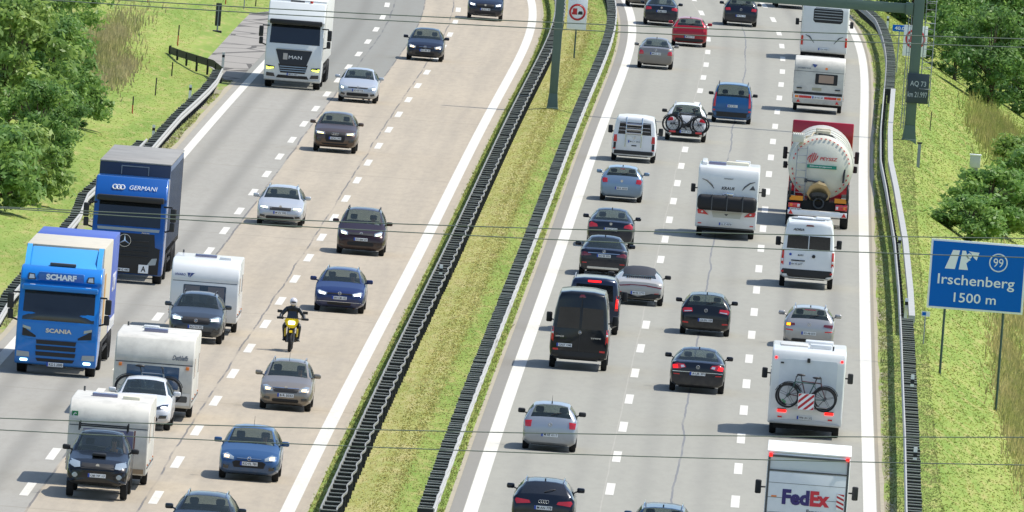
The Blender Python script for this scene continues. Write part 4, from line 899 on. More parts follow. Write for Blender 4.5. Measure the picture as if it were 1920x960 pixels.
# 5 silver combi
v = car(523, 425, True, 'white silver estate car with glowing lamps above the motorcycle', dict(WAGON, L=4.66, W=1.81), paint('pale silver', '#b9bcbe', .35), group=GO)
front_kit(v, [(.44, .66), (.78, .70), (.82, .78), (.46, .76)], [(-.40, .62), (.40, .62), (.43, .74), (-.43, .74)], rect(-.55, .55, .28, .40, .04), [(.58, .33), (.78, .36), (.76, .44), (.58, .42)], .53, 'M·ZV 992', lit=[(.5, .68), (.76, .71), (.76, .75), (.5, .74)], em=('disc', .76))
# 6 dark maroon mpv
v = car(674, 479, True, 'dark maroon people carrier with bright headlamps in the fast lane', MPV, paint('dark maroon', '#2a1418', .3), group=GO)
front_kit(v, [(.5, .74), (.76, .78), (.80, .9), (.74, .93), (.5, .84)], [(-.46, .76), (.46, .76), (.48, .84), (-.48, .84)], rect(-.5, .5, .36, .5, .04), [(.62, .34), (.78, .36), (.76, .40), (.62, .38)], .60, 'FÜ·BM 87', lit=[(.56, .76), (.74, .79), (.76, .86), (.56, .82)], em=('ring', .81))
# 7 blue estate
v = car(634, 587, True, 'royal blue estate car just behind the motorcycle', dict(WAGON, L=4.56), paint('royal blue', '#14295a', .25), group=GO)
front_kit(v, HEAD_G, [(-.44, .655), (.44, .655), (.46, .70), (-.46, .70)], rect(-.42, .42, .28, .38, .03), None, .535, 'BN·CM 102', lit=[(.52, .63), (.72, .66), (.74, .73), (.5, .69)], litm=_M['lit white headlamp'], em=('ring', .69), chrome_bar=[(-.78, .385), (.78, .385), (.78, .40), (-.78, .40)])
# 8 beige grey combi
v = car(533, 771, True, 'beige grey small estate in the middle lane beneath the motorcycle', KOMBI, paint('beige grey', '#8b8378', .5), group=GO)
front_kit(v, [(.42, .62), (.68, .62), (.74, .78), (.62, .80), (.44, .72)], [(-.36, .60), (.36, .60), (.42, .72), (-.42, .72)], rect(-.42, .42, .28, .38, .03), [(.5, .34), (.7, .36), (.68, .44), (.5, .42)], .50, 'B·R 5032', lit=[(.50, .65), (.64, .65), (.66, .73), (.5, .71)], litm=LITW, em=('disc', .745), chrome_bar=[(-.42, .725), (.42, .725), (.42, .745), (-.42, .745)])
B().tube([(0, .25, 1.5), (0, -.05, 1.9)], [.008, .004]).build('antenna', BLACK, v[0])
# 9 blue hatchback
v = car(464, 903, True, 'mid blue hatchback with warm headlamps in the lower left', dict(GOLF, L=4.4, W=1.81, H=1.5), paint('steel blue', '#2c527c', .35), group=GO)
front_kit(v, [(.46, .62), (.76, .64), (.80, .76), (.66, .80), (.46, .70)], [(-.44, .40), (.44, .40), (.5, .55), (.40, .60), (-.40, .60), (-.5, .55)], None, [(.6, .34), (.76, .36), (.76, .46), (.6, .44)], .52, 'KO·FL 781', lit=[(.60, .66), (.74, .68), (.74, .75), (.6, .73)], litm=mat('lit warm headlamp', '#ffc890', .2, emit=2.6), em=('bolt', .67), chrome_bar=[(-.36, .665), (.36, .665), (.36, .685), (-.36, .685)])
B().tube([(0, -.7, 1.5), (0, -.9, 1.78)], [.008, .004]).build('antenna', BLACK, v[0])
# 10 cropped dark car at lower edge
v = car(376, 1042, True, 'dark blue grey car with roof rails, cut by the lower edge on the left', dict(SUV, rail=CHROME, H=1.58), paint('dark slate', '#1d2630', .3), group=GO)
front_kit(v, [(.5, .72), (.8, .78), (.82, .9), (.5, .84)], [(-.42, .64), (.42, .64), (.46, .84), (-.46, .84)], rect(-.55, .55, .32, .44, .04), None, .58, 'RO·AB 1', em=('disc', .8))
# 11 grey compact suv pulling caravan
v = car(364, 644, True, 'grey compact suv with a star grille towing the caravan in the slow lane', dict(SUV, H=1.6, rail=BLACK, W=1.84), paint('slate grey', '#3f474e', .5), group=GO)
front_kit(v, [(.46, .76), (.80, .78), (.84, .9), (.72, .94), (.46, .86)], [(-.42, .66), (.42, .66), (.5, .74), (.42, .88), (-.42, .88), (-.5, .74)], rect(-.55, .55, .32, .42, .04), [(.56, .40), (.8, .42), (.80, .58), (.62, .52)], .56, 'RO·TH 502', lit=[(.52, .78), (.76, .80), (.76, .88), (.52, .84)], litm=mat('lit greenish lamp', '#dfffdc', .2, emit=3.0), em=('star', .77))
G1 = v[0]
# 12 white hatchback towing
v = car(263, 806, True, 'pearl white hatchback with a bicycle behind it towing the dirty roofed caravan', dict(GOLF, L=4.37, W=1.81, H=1.48), paint('pearl white', '#cfd1d3', .12), group=GO)
front_kit(v, [(.42, .66), (.76, .70), (.80, .82), (.60, .80), (.44, .73)], [(-.42, .58), (.42, .58), (.46, .70), (-.46, .70)], rect(-.5, .5, .28, .42, .04), [(.52, .38), (.76, .40), (.78, .50), (.56, .48)], .50, 'OF·K 220', lit=[(.58, .70), (.74, .72), (.74, .76), (.58, .74)], litm=_M['lit white headlamp'], em=('bolt', .66), lens=LAMPD, chrome_bar=[(-.44, .665), (.44, .665), (.44, .685), (-.44, .685)])
B().box(-.28, .12, 2.185-1.42, 2.185-1.28, .995, 1.06, .03).build('rolled_map', mat('tan cloth', '#b8a27a', .8), v[0])
# 13 pickup
PK = dict(L=5.2, W=1.80, H=1.86, hood=1.3, rf=1.95, zn=.98, zc=1.26, zb=1.28, wr=.70, re=1.85, rg=1.62, zd=1.3, zt=1.24, rr=.40, clr=.42, fa=.9, ra=1.2, deckw=.86, mir=BLACK)
v = car(178, 938, True, 'black pickup truck with a bonnet scoop towing the nearest caravan', PK, paint('black', '#12161b', .2), name='pickup_truck', cat='pickup truck', group=GO)
front_kit(v, [(.50, .92), (.66, .90), (.84, .98), (.80, 1.12), (.52, 1.06)], [(-.48, .88), (.48, .88), (.46, 1.04), (-.46, 1.04)], rect(-.46, .46, .56, .68, .03), rect(.58, .72, .62, .76, .04), .70, 'ÜB·TP 17', em=('disc', .98), lens=LAMPC)
B().box(-.2, .2, 2.6-.95, 2.6-.62, 1.22, 1.31, .03).build('bonnet_scoop', BLACK, v[0])
patch(v[1], 'bumper', [(-.85, .5), (.85, .5), (.85, .84), (-.85, .84)], 1, paint('black', '#12161b', .2), v[0], off=.05)
plate(v[0], 0, yat(v[1], 0, .7, 1)+.06, .7, 1, 'ÜB·TP 17')
both(v[1], 'fog_lamp', rect(.56, .72, .62, .76, .05), 1, LAMPC, v[0], off=.065)
b = B()
for y in (.1, -.75): b.box(-.72, .72, y-.03, y+.03, 1.96, 2.0); [b.box(x-.02, x+.02, y-.03, y+.03, 1.84, 2.08) for x in (-.7, .7)]
b.build('roof_rack', BLACK, v[0], smooth=0)
PKR = v[0]
# ------------------------------------------------------------------ cars, right carriageway (rear seen)
TB = [(.50, .84), (.76, .80), (.82, .86), (.80, .96), (.54, .94)]
v = car(1028, 847, False, 'silver hatchback in the fast lane at the lower centre', dict(GOLF, L=3.97, W=1.70, H=1.47, mir=BLACK), paint('bright silver', '#9fa4aa', .5), group=GB)
rear_kit(v, [(.60, .74), (.78, .74), (.80, .93), (.58, .95)], .52, 'M·AE 4117', em=('ring', .84), exhaust=None, brake3=None)
B().tube([(0, -1.1, 1.47), (0, -1.25, 1.72)], [.008, .004]).build('antenna', BLACK, v[0])
v = car(1015, 997, False, 'black estate car with roof rails and a glinting rear window at the lower edge', dict(GOLF, L=4.4, W=1.85, H=1.43, zb=.98, rail=CHROME, gl=GLASSD, re=.55), paint('blue black', '#131b27', .25), group=GB)
rear_kit(v, [(.38, .80), (.78, .76), (.84, .86), (.80, .92), (.42, .88)], .68, 'M·AN 778', em=('rings', .86), lens=TAIL)
v = car(1236, 1052, False, 'blue estate with silver roof rails cut by the lower edge, only its roof in view', dict(WAGON, W=1.83, H=1.5), paint('roof blue', '#27415f', .4), group=GB)
rear_kit(v, TB, .62, 'M·BR 22')
v = car(1305, 738, False, 'black low saloon with red tail lamps and a chrome strip in the middle lane', dict(SEDAN, W=1.86, H=1.42), paint('black saloon', '#0f1420', .2), group=GB)
rear_kit(v, [(.40, .86), (.60, .80), (.84, .78), (.86, .92), (.70, .98), (.46, .96)], .66, 'A·UR 391', em=('ring', .88), lit=[(.66, .82), (.82, .81), (.84, .90), (.7, .92)], refl=[(.6, .60), (.8, .61), (.8, .64), (.6, .63)], strip=[(-.84, .70), (.84, .70), (.84, .72), (-.84, .72)], wiper=False, exhaust=None, clear=[(.44, .86), (.56, .84), (.58, .92), (.48, .93)])
v = car(1320, 630, False, 'black hatchback with red and white tail lamps in the middle lane', GOLF, paint('black hatch', '#10151c', .2), group=GB)
rear_kit(v, [(.46, .84), (.80, .80), (.84, .90), (.78, .96), (.50, .97)], .56, 'AA·KN 1109', em=('ring', .90), refl=[(.6, .42), (.8, .43), (.8, .48), (.6, .47)], clear=[(.5, .85), (.76, .82), (.76, .86), (.5, .88)], lit=None)
v = car(1163, 379, False, 'light blue hatchback with round red tail lamps behind the white van', dict(GOLF, L=4.24, W=1.75, H=1.43), paint('light blue', '#7b91a6', .45), group=GB)
rear_kit(v, [(.58, .78), (.78, .76), (.82, .88), (.76, .96), (.6, .95)], .56, 'M·K 6020', em=('disc', .86), brake3=rect(-.1, .1, 1.33, 1.36))
v = car(1142, 466, False, 'black saloon with dark red tail lamps, behind the light blue hatchback', SEDAN, paint('dark navy saloon', '#141a28', .2), group=GB)
rear_kit(v, [(.50, .82), (.84, .78), (.86, .90), (.76, .99), (.54, .92)], .74, 'RO·AO 2214', em=('disc', .95), lens=TAIL, wiper=False, exhaust=(-.5,))
v = car(1129, 520, False, 'dark blue black saloon with a chrome boot strip, second saloon in the fast lane queue', SEDAN, paint('inky saloon', '#121624', .2), group=GB)
rear_kit(v, [(.46, .80), (.84, .76), (.86, .88), (.74, .93), (.5, .86)], .80, 'RO·SB 5055', em=('star', .96), lens=TAILD, wiper=False, strip=[(-.6, .885), (.6, .885), (.6, .905), (-.6, .905)], refl=[(.62, .5), (.8, .5), (.8, .53), (.62, .53)], bumper=rect(-.6, .6, .3, .38, .03), bm=CHROME)
v = car(1227, 130, False, 'bronze silver saloon in the fast lane near the median bend', dict(SEDAN, L=4.53, W=1.76), paint('bronze silver', '#85807a', .5), group=GB)
rear_kit(v, [(.58, .72), (.80, .70), (.84, .82), (.74, .92), (.6, .86)], .76, 'M·LC 33', em=('star', .93), lens=TAIL, wiper=False)
v = car(1291, 88, False, 'red hatchback in the middle lane near the top', dict(GOLF, L=4.37, W=1.80, H=1.45), paint('deep red', '#a01024', .2), group=GB)
rear_kit(v, [(.68, .78), (.80, .78), (.74, 1.12), (.64, 1.2), (.66, .95)], .50, 'M·EV 97', em=(None, 0), lens=TAIL, bumper=rect(-.72, .72, .26, .42, .05))
v = car(1238, 49, False, 'black saloon left of the red hatchback near the top', dict(SEDAN, L=4.52, W=1.80), paint('blue black saloon', '#131a28', .2), group=GB)
rear_kit(v, [(.52, .84), (.82, .80), (.84, .9), (.78, .98), (.54, .96)], .76, 'M·MD 303', em=('disc', .95), wiper=False)
v = car(1387, 50, False, 'black hatchback in the middle lane at the top right of the red car', GOLF, paint('navy hatch', '#141a28', .2), group=GB)
rear_kit(v, [(.54, .82), (.80, .80), (.82, .94), (.58, .96)], .55, 'M·PJ 14', em=('ring', .88))
v = car(1205, 15, False, 'grey brown car mostly hidden by the black saloon at the top edge', dict(GOLF, W=1.8), paint('taupe', '#5a5550', .4), group=GB)
rear_kit(v, TB, .55, '')
v = car(1484, 17, False, 'black car at the top edge hanging off beside the big white motorhome', dict(SUV), paint('black suv', '#11151b', .2), group=GB)
rear_kit(v, rs(TB, 1, .15), .62, '')
v = car(1370, 232, False, 'blue high roofed family van in the middle lane', dict(GOLF, L=4.2, W=1.83, H=1.8, zn=.85, zc=1.12, zb=1.14, wr=.80, hood=.95, rf=1.6, re=.2, rg=.08, zd=1.2, zt=1.1, van=False, rail=BLACK, mir=BLACK, deckw=.9), paint('bright mid blue', '#1c5688', .25), group=GB, name='family_van', cat='van')
rear_kit(v, [(.76, .74), (.86, .74), (.84, 1.1), (.78, 1.42), (.74, 1.38)], .80, 'M·S 5511', em=(None, 0), bumper=rect(-.84, .84, .3, .52, .04), refl=[(.76, .55), (.86, .55), (.86, .62), (.76, .62)], wiper=False, fin=False)
v = car(1284, 266, False, 'white suv carrying bicycles on its rear rack', dict(SUV, rail=ALU, mir=BLACK, H=1.65), paint('clean white', '#e3e4e4', .05), group=GB)
rear_kit(v, [(.58, .92), (.84, .88), (.86, 1.02), (.62, 1.06)], .48, '', em=(None, 0), bumper=rect(-.8, .8, .26, .5, .05), fin=False)
SUVR = v[0]
v = car(1514, 655, False, 'silver hatchback with one amber indicator lit, in front of the motorhome with bicycles', dict(GOLF, L=4.35, W=1.80, H=1.46, rail=ALU), paint('warm silver', '#a9a7a5', .45), group=GB)
rear_kit(v, [(.50, .82), (.82, .78), (.84, .90), (.52, .90)], .56, 'RO·AB 5541', em=('ring', .88), refl=[(.56, .62), (.82, .64), (.82, .68), (.56, .66)], bumper=rect(-.6, .6, .26, .36, .04), lens=TAILD)
patch(v[1], 'indicator', [(-.80, .80), (-.66, .80), (-.66, .89), (-.80, .89)], -1, AMBER, v[0], off=.02)
patch(v[1], 'brake_light', rect(-.04, .0, .0, .0) if False else rect(-.2, .2, 1.36, 1.39), -1, TAILD, v[0], off=.012)
# convertible
v = car(1194, 573, False, 'pearl grey soft top sports car beside the black vans', dict(SEDAN, L=4.52, W=1.88, H=1.30, hood=1.45, rf=2.15, zn=.62, zc=.86, zb=.90, zd=.98, zt=.86, re=1.75, rg=.72, wr=.6, rr=.35, deckw=.72, mir=BLACK), paint('chalk grey', '#a7a49e', .15), group=GB, name='sports_car')
G_ = v[2]; root, bv = v[0], v[1]
rear_kit(v, [(.30, .72), (.84, .66), (.85, .70), (.32, .76)], .46, 'M·RE 2770', em=(None, 0), lens=TAILD, wiper=False, fin=False, refl=[(.6, .46), (.76, .47), (.76, .49), (.6, .48)], bumper=[(-.8, .26), (.8, .26), (.84, .46), (.5, .46), (.3, .30), (-.3, .30), (-.5, .46), (-.84, .46)])
patch(bv, 'light_bar', [(-.32, .735), (.32, .735), (.32, .765), (-.32, .765)], -1, TAILD, root, off=.012)
b = B()
for i in range(12): x = -.42+i*.076; b.box(x-.022, x+.022, -1.72, -1.35, 1.0, 1.045)
b.build('engine_grille', BLACK, root, smooth=0)
# soft top fitted over the roof
b = B(); bod = [o for o in root.children if o.name.startswith('body')][0]
rows = []
for d, zr, wr in ((2.12, 1.285, .60), (2.5, 1.32, .60), (2.85, 1.31, .585), (3.2, 1.24, .585), (3.45, 1.12, .61), (3.6, 1.02, .63)):
    y = 2.26-d; h = .94*G_.W/2*wr/.6
    rows.append([(-h*.66*1.02-.02, y, zr-.12), (-h*.62, y, zr-.02), (-h*.3, y, zr+.035), (0, y, zr+.045), (h*.3, y, zr+.035), (h*.62, y, zr-.02), (h*.66*1.02+.02, y, zr-.12)])
vs = [q for r_ in rows for q in r_]; b.add(vs, [(i*7+j, i*7+j+1, (i+1)*7+j+1, (i+1)*7+j) for i in range(5) for j in range(6)]); b.build('soft_top', mat('dark canvas', '#2b2f38', .85, dirt=.1), root, smooth=60)
# ------------------------------------------------------------------ vans
VANB = dict(L=4.9, W=1.92, H=1.97, hood=.9, rf=1.75, zn=.95, zc=1.22, zb=1.2, wr=.84, rr=.34, fa=.95, ra=1.0, clr=.25, van=True, zt=1.5, mir=BLACK, mz=1.15)
VWHITE = paint('van white', '#dadcdd', .0)
v = car(1186, 305, False, 'white van with a chrome bicycle rack folded over its rear window', VANB, VWHITE, name='van', cat='van')
root, bv = v[0], v[1]; WH = root
patch(bv, 'rear_window', [(-.72, 1.20), (.72, 1.20), (.66, 1.72), (-.66, 1.72)], -1, GLASSD, root, off=.008, dx=.2)
rear_kit(v, [(.74, .86), (.90, .86), (.88, 1.16), (.76, 1.16)], .90, 'M·CY 1810', em=('disc', 1.06), wiper=False, fin=False, bumper=rect(-.84, .84, .34, .50, .03), refl=[(.78, .54), (.90, .54), (.90, .59), (.78, .59)])
both(bv, 'corner_panel', rect(.78, .88, .58, .84), -1, BLACK, root); patch(bv, 'door_handle', rect(-.11, .11, .70, .75, .01), -1, BLACK, root, off=.02)
b = B()
for x in (-.38, .3): b.tube([(x, -2.42, 1.94), (x, -2.5, 1.7), (x, -2.56, 1.2), (x, -2.54, .65)], .022)
for z in (1.62, 1.42, 1.25): b.tube([(-.40, -2.57, z), (.32, -2.57, z)], .035)
for z in (1.68, 1.5, 1.36): b.tube([(-.7, -2.53, z), (.66, -2.53, z)], .012)
b.build('bicycle_rack', CHROME, root)
v = car(1108, 627, False, 'dark blue van with lit brake lamps, mostly hidden behind the black van', dict(VANB, W=1.86, rail=GALV), paint('van navy', '#16233a', .3), name='van', cat='van')
patch(v[1], 'rear_window', [(-.70, 1.20), (.70, 1.20), (.64, 1.76), (-.64, 1.76)], -1, GLASSD, v[0], dx=.2)
rear_kit(v, [(.76, .88), (.88, .88), (.88, 1.42), (.78, 1.42)], .90, '', em=(None, 0), wiper=False, fin=False, bumper=rect(-.84, .84, .34, .50, .03), lit=[(.79, .98), (.86, .98), (.86, 1.28), (.80, 1.28)])
patch(v[1], 'brake_light', rect(-.24, .22, 1.84, 1.9), -1, BRAKE, v[0], off=.02)
SPR = dict(L=5.9, W=1.99, H=2.66, hood=1.0, rf=1.9, zn=1.1, zc=1.35, zb=1.4, wr=.80, rr=.36, fa=1.0, ra=1.25, clr=.36, van=True, zt=1.9, mir=BLACK, mz=1.45, gl=GLASSD)
v = car(1082, 695, False, 'tall black high roof van with dark double rear doors, nearest in the fast lane queue', SPR, paint('van black', '#0e141b', .15), name='van', cat='van')
root, bv = v[0], v[1]
for sx in (-1, 1):
    q = [(.04, 1.42), (.80, 1.42), (.74, 2.12), (.04, 2.14)]; patch(bv, 'rear_window', q if sx > 0 else mir(q), -1, GLASSD, root, dx=.2)
rear_kit(v, [(.88, .95), (.975, .95), (.965, 1.45), (.89, 1.45)], .82, '', em=('star', 1.30), wiper=False, fin=False, bumper=rect(-.90, .90, .40, .64, .03), refl=[(.70, .66), (.88, .66), (.88, .72), (.70, .72)], clear=[(.89, 1.2), (.965, 1.2), (.96, 1.28), (.89, 1.28)])
plate(root, -.5, yat(bv, -.5, .84, -1)-.005, .84, -1, 'GAST 1948'); patch(bv, 'brake_light', [(-.12, 2.48), (.12, 2.48), (.06, 2.58), (-.06, 2.58)], -1, TAILD, root, off=.03)
textmesh('XPRESS', .3, .05, 'lettering', CHROME, root, (-.68, -2.975, 1.13)); textmesh('SUPREME', .34, .05, 'lettering', CHROME, root, (.55, -2.975, 1.13)); B().box(-.015, .015, -2.975, -2.93, .66, 2.4).build('door_seam', BLACK, root, smooth=0)
DUC = dict(SPR, L=6.0, W=2.05, H=2.55, zn=1.05, gl=GLASSD, mir=BLACK, wr=.84)
v = car(1510, 542, False, 'white camper van with black rear window band behind the tanker', DUC, VWHITE, name='camper_van', cat='camper van')
root, bv = v[0], v[1]
for sx in (-1, 1):
    q = [(.02, 1.5), (.82, 1.5), (.80, 2.0), (.02, 2.0)]; o = patch(bv, 'rear_window', q if sx > 0 else mir(q), -1, GLASSD, root, dx=.2); q = rect(.2, .62, 1.62, 1.86, .04); patch(bv, 'blind', q if sx > 0 else mir(q), -1, mat('grey blind', '#5d686c', .6), o, off=.014)
rear_kit(v, [(.90, .86), (1.0, .86), (.985, 1.42), (.90, 1.42)], .90, '', em=(None, 0), wiper=False, fin=False, bumper=rect(-.94, .94, .42, .72, .03), refl=[(.88, .58), (.97, .58), (.97, .66), (.88, .66)], clear=[(.91, 1.0), (.99, 1.0), (.985, 1.1), (.91, 1.1)])
plate(root, -.42, yat(bv, -.4, .92, -1)-.01, .92, -1, 'BH·XS 6477'); patch(bv, 'brake_light', [(-.16, 2.36), (.16, 2.36), (.12, 2.42), (-.12, 2.42)], -1, TAILD, root, off=.02)
textmesh('ADRIA', .42, .09, 'lettering', BLACK, root, (-.42, yat(bv, 0, 2.2, -1)-.02, 2.22), shear=.3); textmesh('641', .2, .07, 'lettering', BLACK, root, (-.28, -3.02, 1.26)); B().cyl((.22, -3.04, 1.24), (.22, -2.99, 1.24), .065, n=16).build('door_handle', BLACK, root); B().box(-.62, -.1, -3.03, -3.0, 1.03, 1.07).build('plate_trim', BLACK, root); B().cyl((-.66, -3.015, 1.27), (-.66, -3.0, 1.27), .05, n=12).build('badge', PBLUE, root)
B().box(-.5, .1, -1.9, -1.4, 2.56, 2.66, .03).build('roof_hatch', WHITE, root); B().box(.2, .75, -.9, -.3, 2.56, 2.64, .03).build('roof_hatch', WHITE, root); b = B().box(-.72, .55, -2.7, -2.62, 2.58, 2.64, .02); b.build('roof_rack', GALV, root)
# ------------------------------------------------------------------ box bodies
def pbody(poly, w, bev, m, name, parent, seg=3):
    "side outline (y, z) given real width with rounded edges"
    bm = bmesh.new(); a = [bm.verts.new((-w/2, y, z)) for y, z in poly]; c = [bm.verts.new((w/2, y, z)) for y, z in poly]; n = len(poly)
    bm.faces.new(a); bm.faces.new(c[::-1])
    for i in range(n): bm.faces.new((a[i], c[i], c[(i+1) % n], a[(i+1) % n]))
    bmesh.ops.recalc_face_normals(bm, faces=bm.faces[:])
    bmesh.ops.bevel(bm, geom=[e for e in bm.edges if abs(e.verts[0].co.x-e.verts[1].co.x) < 1e-4 or e.calc_face_angle(0) > R(35)], offset=bev, segments=seg, profile=.5, affect='EDGES', clamp_overlap=True)
    b = B(); b.bm(bm); bv = bvh_of(b.v, b.f); return b.build(name, m, parent, smooth=35), bv
CARW = mat('caravan white', '#d9dad8', .35, coat=.4, dirt=.12, dscale=1.2); CARD = mat('dirty caravan roof white', '#c9c6bc', .6, dirt=.45, dscale=1.5); CURT = mat('grey curtain', '#68686e', .8); CWIN = mat('acrylic window', '#39485a', .08, coat=1., dirt=.05); CWINB = mat('bluish acrylic window', '#33506f', .1, coat=1., dirt=.05); CWINL = mat('lilac grey window', '#6d6d86', .15, coat=1.)
def hatch(root, x, y, z, w, l, m, h=.09): B().box(x-w/2, x+w/2, y-l/2, y+l/2, z-.02, z+h, .03).build('roof_hatch', m, root)
def caravan(px, py, front, label, W_=2.3, L=5.4, H_=2.55, prof=None, m=None):
    root = place('caravan', label, 'caravan', px, py, front, L, 'caravans'); h = L/2
    prof = prof or [(h-.14, .42), (h-.02, .95), (h, 1.15), (h-.01, 1.72), (h-.03, 1.78), (h-.02, 1.82), (h-.05, 2.0), (h-.16, 2.25), (h-.36, H_-.1), (h-.62, H_-.03), (h-1.0, H_), (-h+.5, H_), (-h+.18, H_-.08), (-h+.05, H_-.28), (-h, 1.9), (-h+.06, .42)]
    bo, bv = pbody(prof, W_, .045, m or CARW, 'body', root)
    for sx in (-1, 1): wheel(root, sx*(W_/2-.14), -.15, .31, .19)
    b = B(); b.box(-W_*.44, W_*.44, -h+.25, h-.25, .3, .44); b.build('chassis', UNDER, root, smooth=0)
    if True:
        b = B(); b.tube([(-.6, h-.3, .42), (0, h+1.15, .46)], .04).tube([(.6, h-.3, .42), (0, h+1.15, .46)], .04); b.tube([(0, h+.7, .46), (0, h+.7, .2)], .035); b.build('drawbar', GALV, root)
    s_ = -1 if front else 1
    for sx in (-1, 1):
        X = sx*W_/2
        for y0, y1 in ((-h+.5, -h+1.5), (h-1.9, h-.7)): B().box(min(X, X+sx*.012), max(X, X+sx*.012), y0, y1, 1.35, 1.95).build('side_window', CWIN, root, smooth=0)
        B().box(min(X, X+sx*.02), max(X, X+sx*.02), -h+.2, h-.25, .62, .66).build('side_trim', GREYP, root, smooth=0)
        for y in (-h+.6, 0, h-.5): B().box(min(X, X+sx*.03), max(X, X+sx*.03), y-.04, y+.04, .7, .75).build('side_marker', ORNG, root, smooth=0)
    B().box(W_/2, W_/2+.012, -.35, .25, .7, 2.15).build('door', GREYP if False else CARW, root, smooth=0)
    return root, bv, h
def fr_window(root, bv, poly, m, side=1): 
    o = patch(bv, 'front_window' if side > 0 else 'rear_window', poly, side, m, root, off=.012, dx=.25); return o
r_, bv, h = caravan(377, 626, True, 'white caravan with a blue bird like mark, pulled by the grey suv', 2.32, 5.2, 2.5)
o = fr_window(r_, bv, rect(-.74, .72, 1.02, 1.66, .03), CWIN)
for x0, x1 in ((-.68, -.12), (.16, .66)): patch(bv, 'curtain', rect(x0, x1, 1.08, 1.62), 1, CURT, o, off=.018, thick=.004)
patch(bv, 'nose_line', rect(-1.1, 1.1, 1.755, 1.775), 1, GREYP, r_, off=.006)
textmesh('VIVARO', .36, .08, 'lettering', mat('blue letters', '#3a4f8c', .4), r_, (.86, yat(bv, .86, 2.0, 1)+.02, 1.98), face=1, shear=.2); B().prism([(.62, 2.05), (.5, 2.05), (.57, 1.9)], yat(bv, .56, 1.97, 1), yat(bv, .56, 1.97, 1)+.02).prism([(.49, 2.05), (.37, 2.05), (.54, 1.88)], yat(bv, .56, 1.97, 1), yat(bv, .56, 1.97, 1)+.021).build('blue_mark', _M['blue letters'], r_, smooth=0)
hatch(r_, .1, -.2, 2.5, .75, .5, CWINL); hatch(r_, -.6, .9, 2.5, .4, .4, CARW); B().cyl((.95, -2.2, 2.4), (.95, -2.2, 2.6), .03).build('roof_vent', GREYP, r_)
r_, bv, h = caravan(281, 787, True, 'older caravan with a dirty cream roof, pulled by the white hatchback', 2.48, 6.0, 2.62, m=CARD)
fr_window(r_, bv, rect(-.80, .84, .98, 1.68, .02), CWINB); patch(bv, 'nose_line', rect(-1.2, 1.2, 1.745, 1.775), 1, GREYP, r_, off=.01)
textmesh('Dethleffs', .5, .16, 'lettering', mat('faded grey letters', '#6f7680', .5), r_, (-.8, yat(bv, -.8, 1.98, 1)+.02, 1.98), face=1, shear=.4, bold=.04)
for x in (-1.05, 1.05): B().box(x-.05, x+.05, h-.03, h+.05, 1.62, 1.72, .01).build('marker_lamp', ORNG, r_)
patch(bv, 'lower_panel', rect(-1.18, 1.18, .5, .88), 1, CARW, r_, off=.014); patch(bv, 'stone_guard', rect(-1.1, -.3, .6, .8, .03), 1, GREYP, r_, off=.02)
hatch(r_, .08, .6, 2.62, .75, .55, CWINL, .12); hatch(r_, .3, -1.4, 2.62, .5, .45, CARW); B().cyl((1.05, -2.0, 2.5), (1.05, -2.0, 2.75), .03).build('roof_vent', GREYP, r_)
r_, bv, h = caravan(195, 915, True, 'white caravan with a green square badge, pulled by the black pickup', 2.36, 5.6, 2.52, m=CARD)
fr_window(r_, bv, rect(-.74, .74, 1.0, 1.7, .02), CWINL); patch(bv, 'window_frame', rect(-.80, -.76, .98, 1.72), 1, mat('rusty trim', '#7a4a44', .7), r_, off=.014); patch(bv, 'nose_line', rect(-1.15, 1.15, 1.76, 1.785), 1, GREYP, r_, off=.01)
GRN = mat('green badge', '#1d7a4a', .5); yb = yat(bv, 1.0, 2.08, 1)
o = B().box(.92, 1.1, yb-.06, yb+.02, 1.95, 2.17).build('badge', GRN, r_, smooth=0); textmesh('C', .09, .12, 'lettering', WHITE, o, (1.01, yb+.026, 2.06), face=1)
hatch(r_, .25, .3, 2.52, .75, .5, CWINL, .1); hatch(r_, -.55, .9, 2.52, .5, .4, mat('cream hatch', '#d8d3bc', .6), .1); B().cyl((.95, -2.0, 2.4), (.95, -2.0, 2.66), .03).build('roof_vent', GREYP, r_); patch(bv, 'stone_guard', rect(-1.1, 1.1, .46, .6), 1, mat('dirty tan panel', '#94826a', .8), r_, off=.01)
# caravan seen from behind, right carriageway
hh = 2.6
prof = [(hh, .6), (hh, 2.0), (hh-.6, 2.5), (-hh+.5, 2.54), (-hh+.22, 2.48), (-hh+.06, 2.3), (-hh, 2.06), (-hh+.02, .95), (-hh+.02, .42), (hh-.2, .42)]
r_, bv, h = caravan(1531, 213, False, 'old white caravan with orange and red rear lamp band in the slow lane', 2.36, 5.2, 2.54, prof, CARD)
o = fr_window(r_, bv, rect(-.18, .86, 1.36, 1.86, .03), BLACK, -1); patch(bv, 'curtain', rect(-.02, .68, 1.44, 1.80, .02), -1, mat('beige curtain', '#a58d7c', .8), o, off=.02)
patch(bv, 'rear_band', rect(-1.12, 1.12, .86, .98), -1, BLACK, r_, off=.014); patch(bv, 'lamp_strip', rect(-1.12, 1.12, .66, .83), -1, WHITE, r_, off=.012)
for sx in (-1, 1):
    q = rect(.30, .88, .68, .80); patch(bv, 'tail_light', q if sx > 0 else mir(q), -1, TAIL, r_, off=.02); q = rect(.90, 1.08, .68, .80); patch(bv, 'indicator', q if sx > 0 else mir(q), -1, ORNG, r_, off=.02)
    q = [(.82, .48), (1.0, .48), (.91, .62)]; patch(bv, 'reflector', q if sx > 0 else mir(q), -1, REDR, r_, off=.02)
    B().box(sx*.9-.12, sx*.9+.12, -hh-.03, -hh+.03, 1.12, 1.17).build('handle', BLACK, r_)
plate(r_, 0, -hh-.02, .74, -1, 'LB·HC 60'); patch(bv, 'seam', rect(-1.15, 1.15, 1.93, 1.95), -1, GREYP, r_, off=.006)
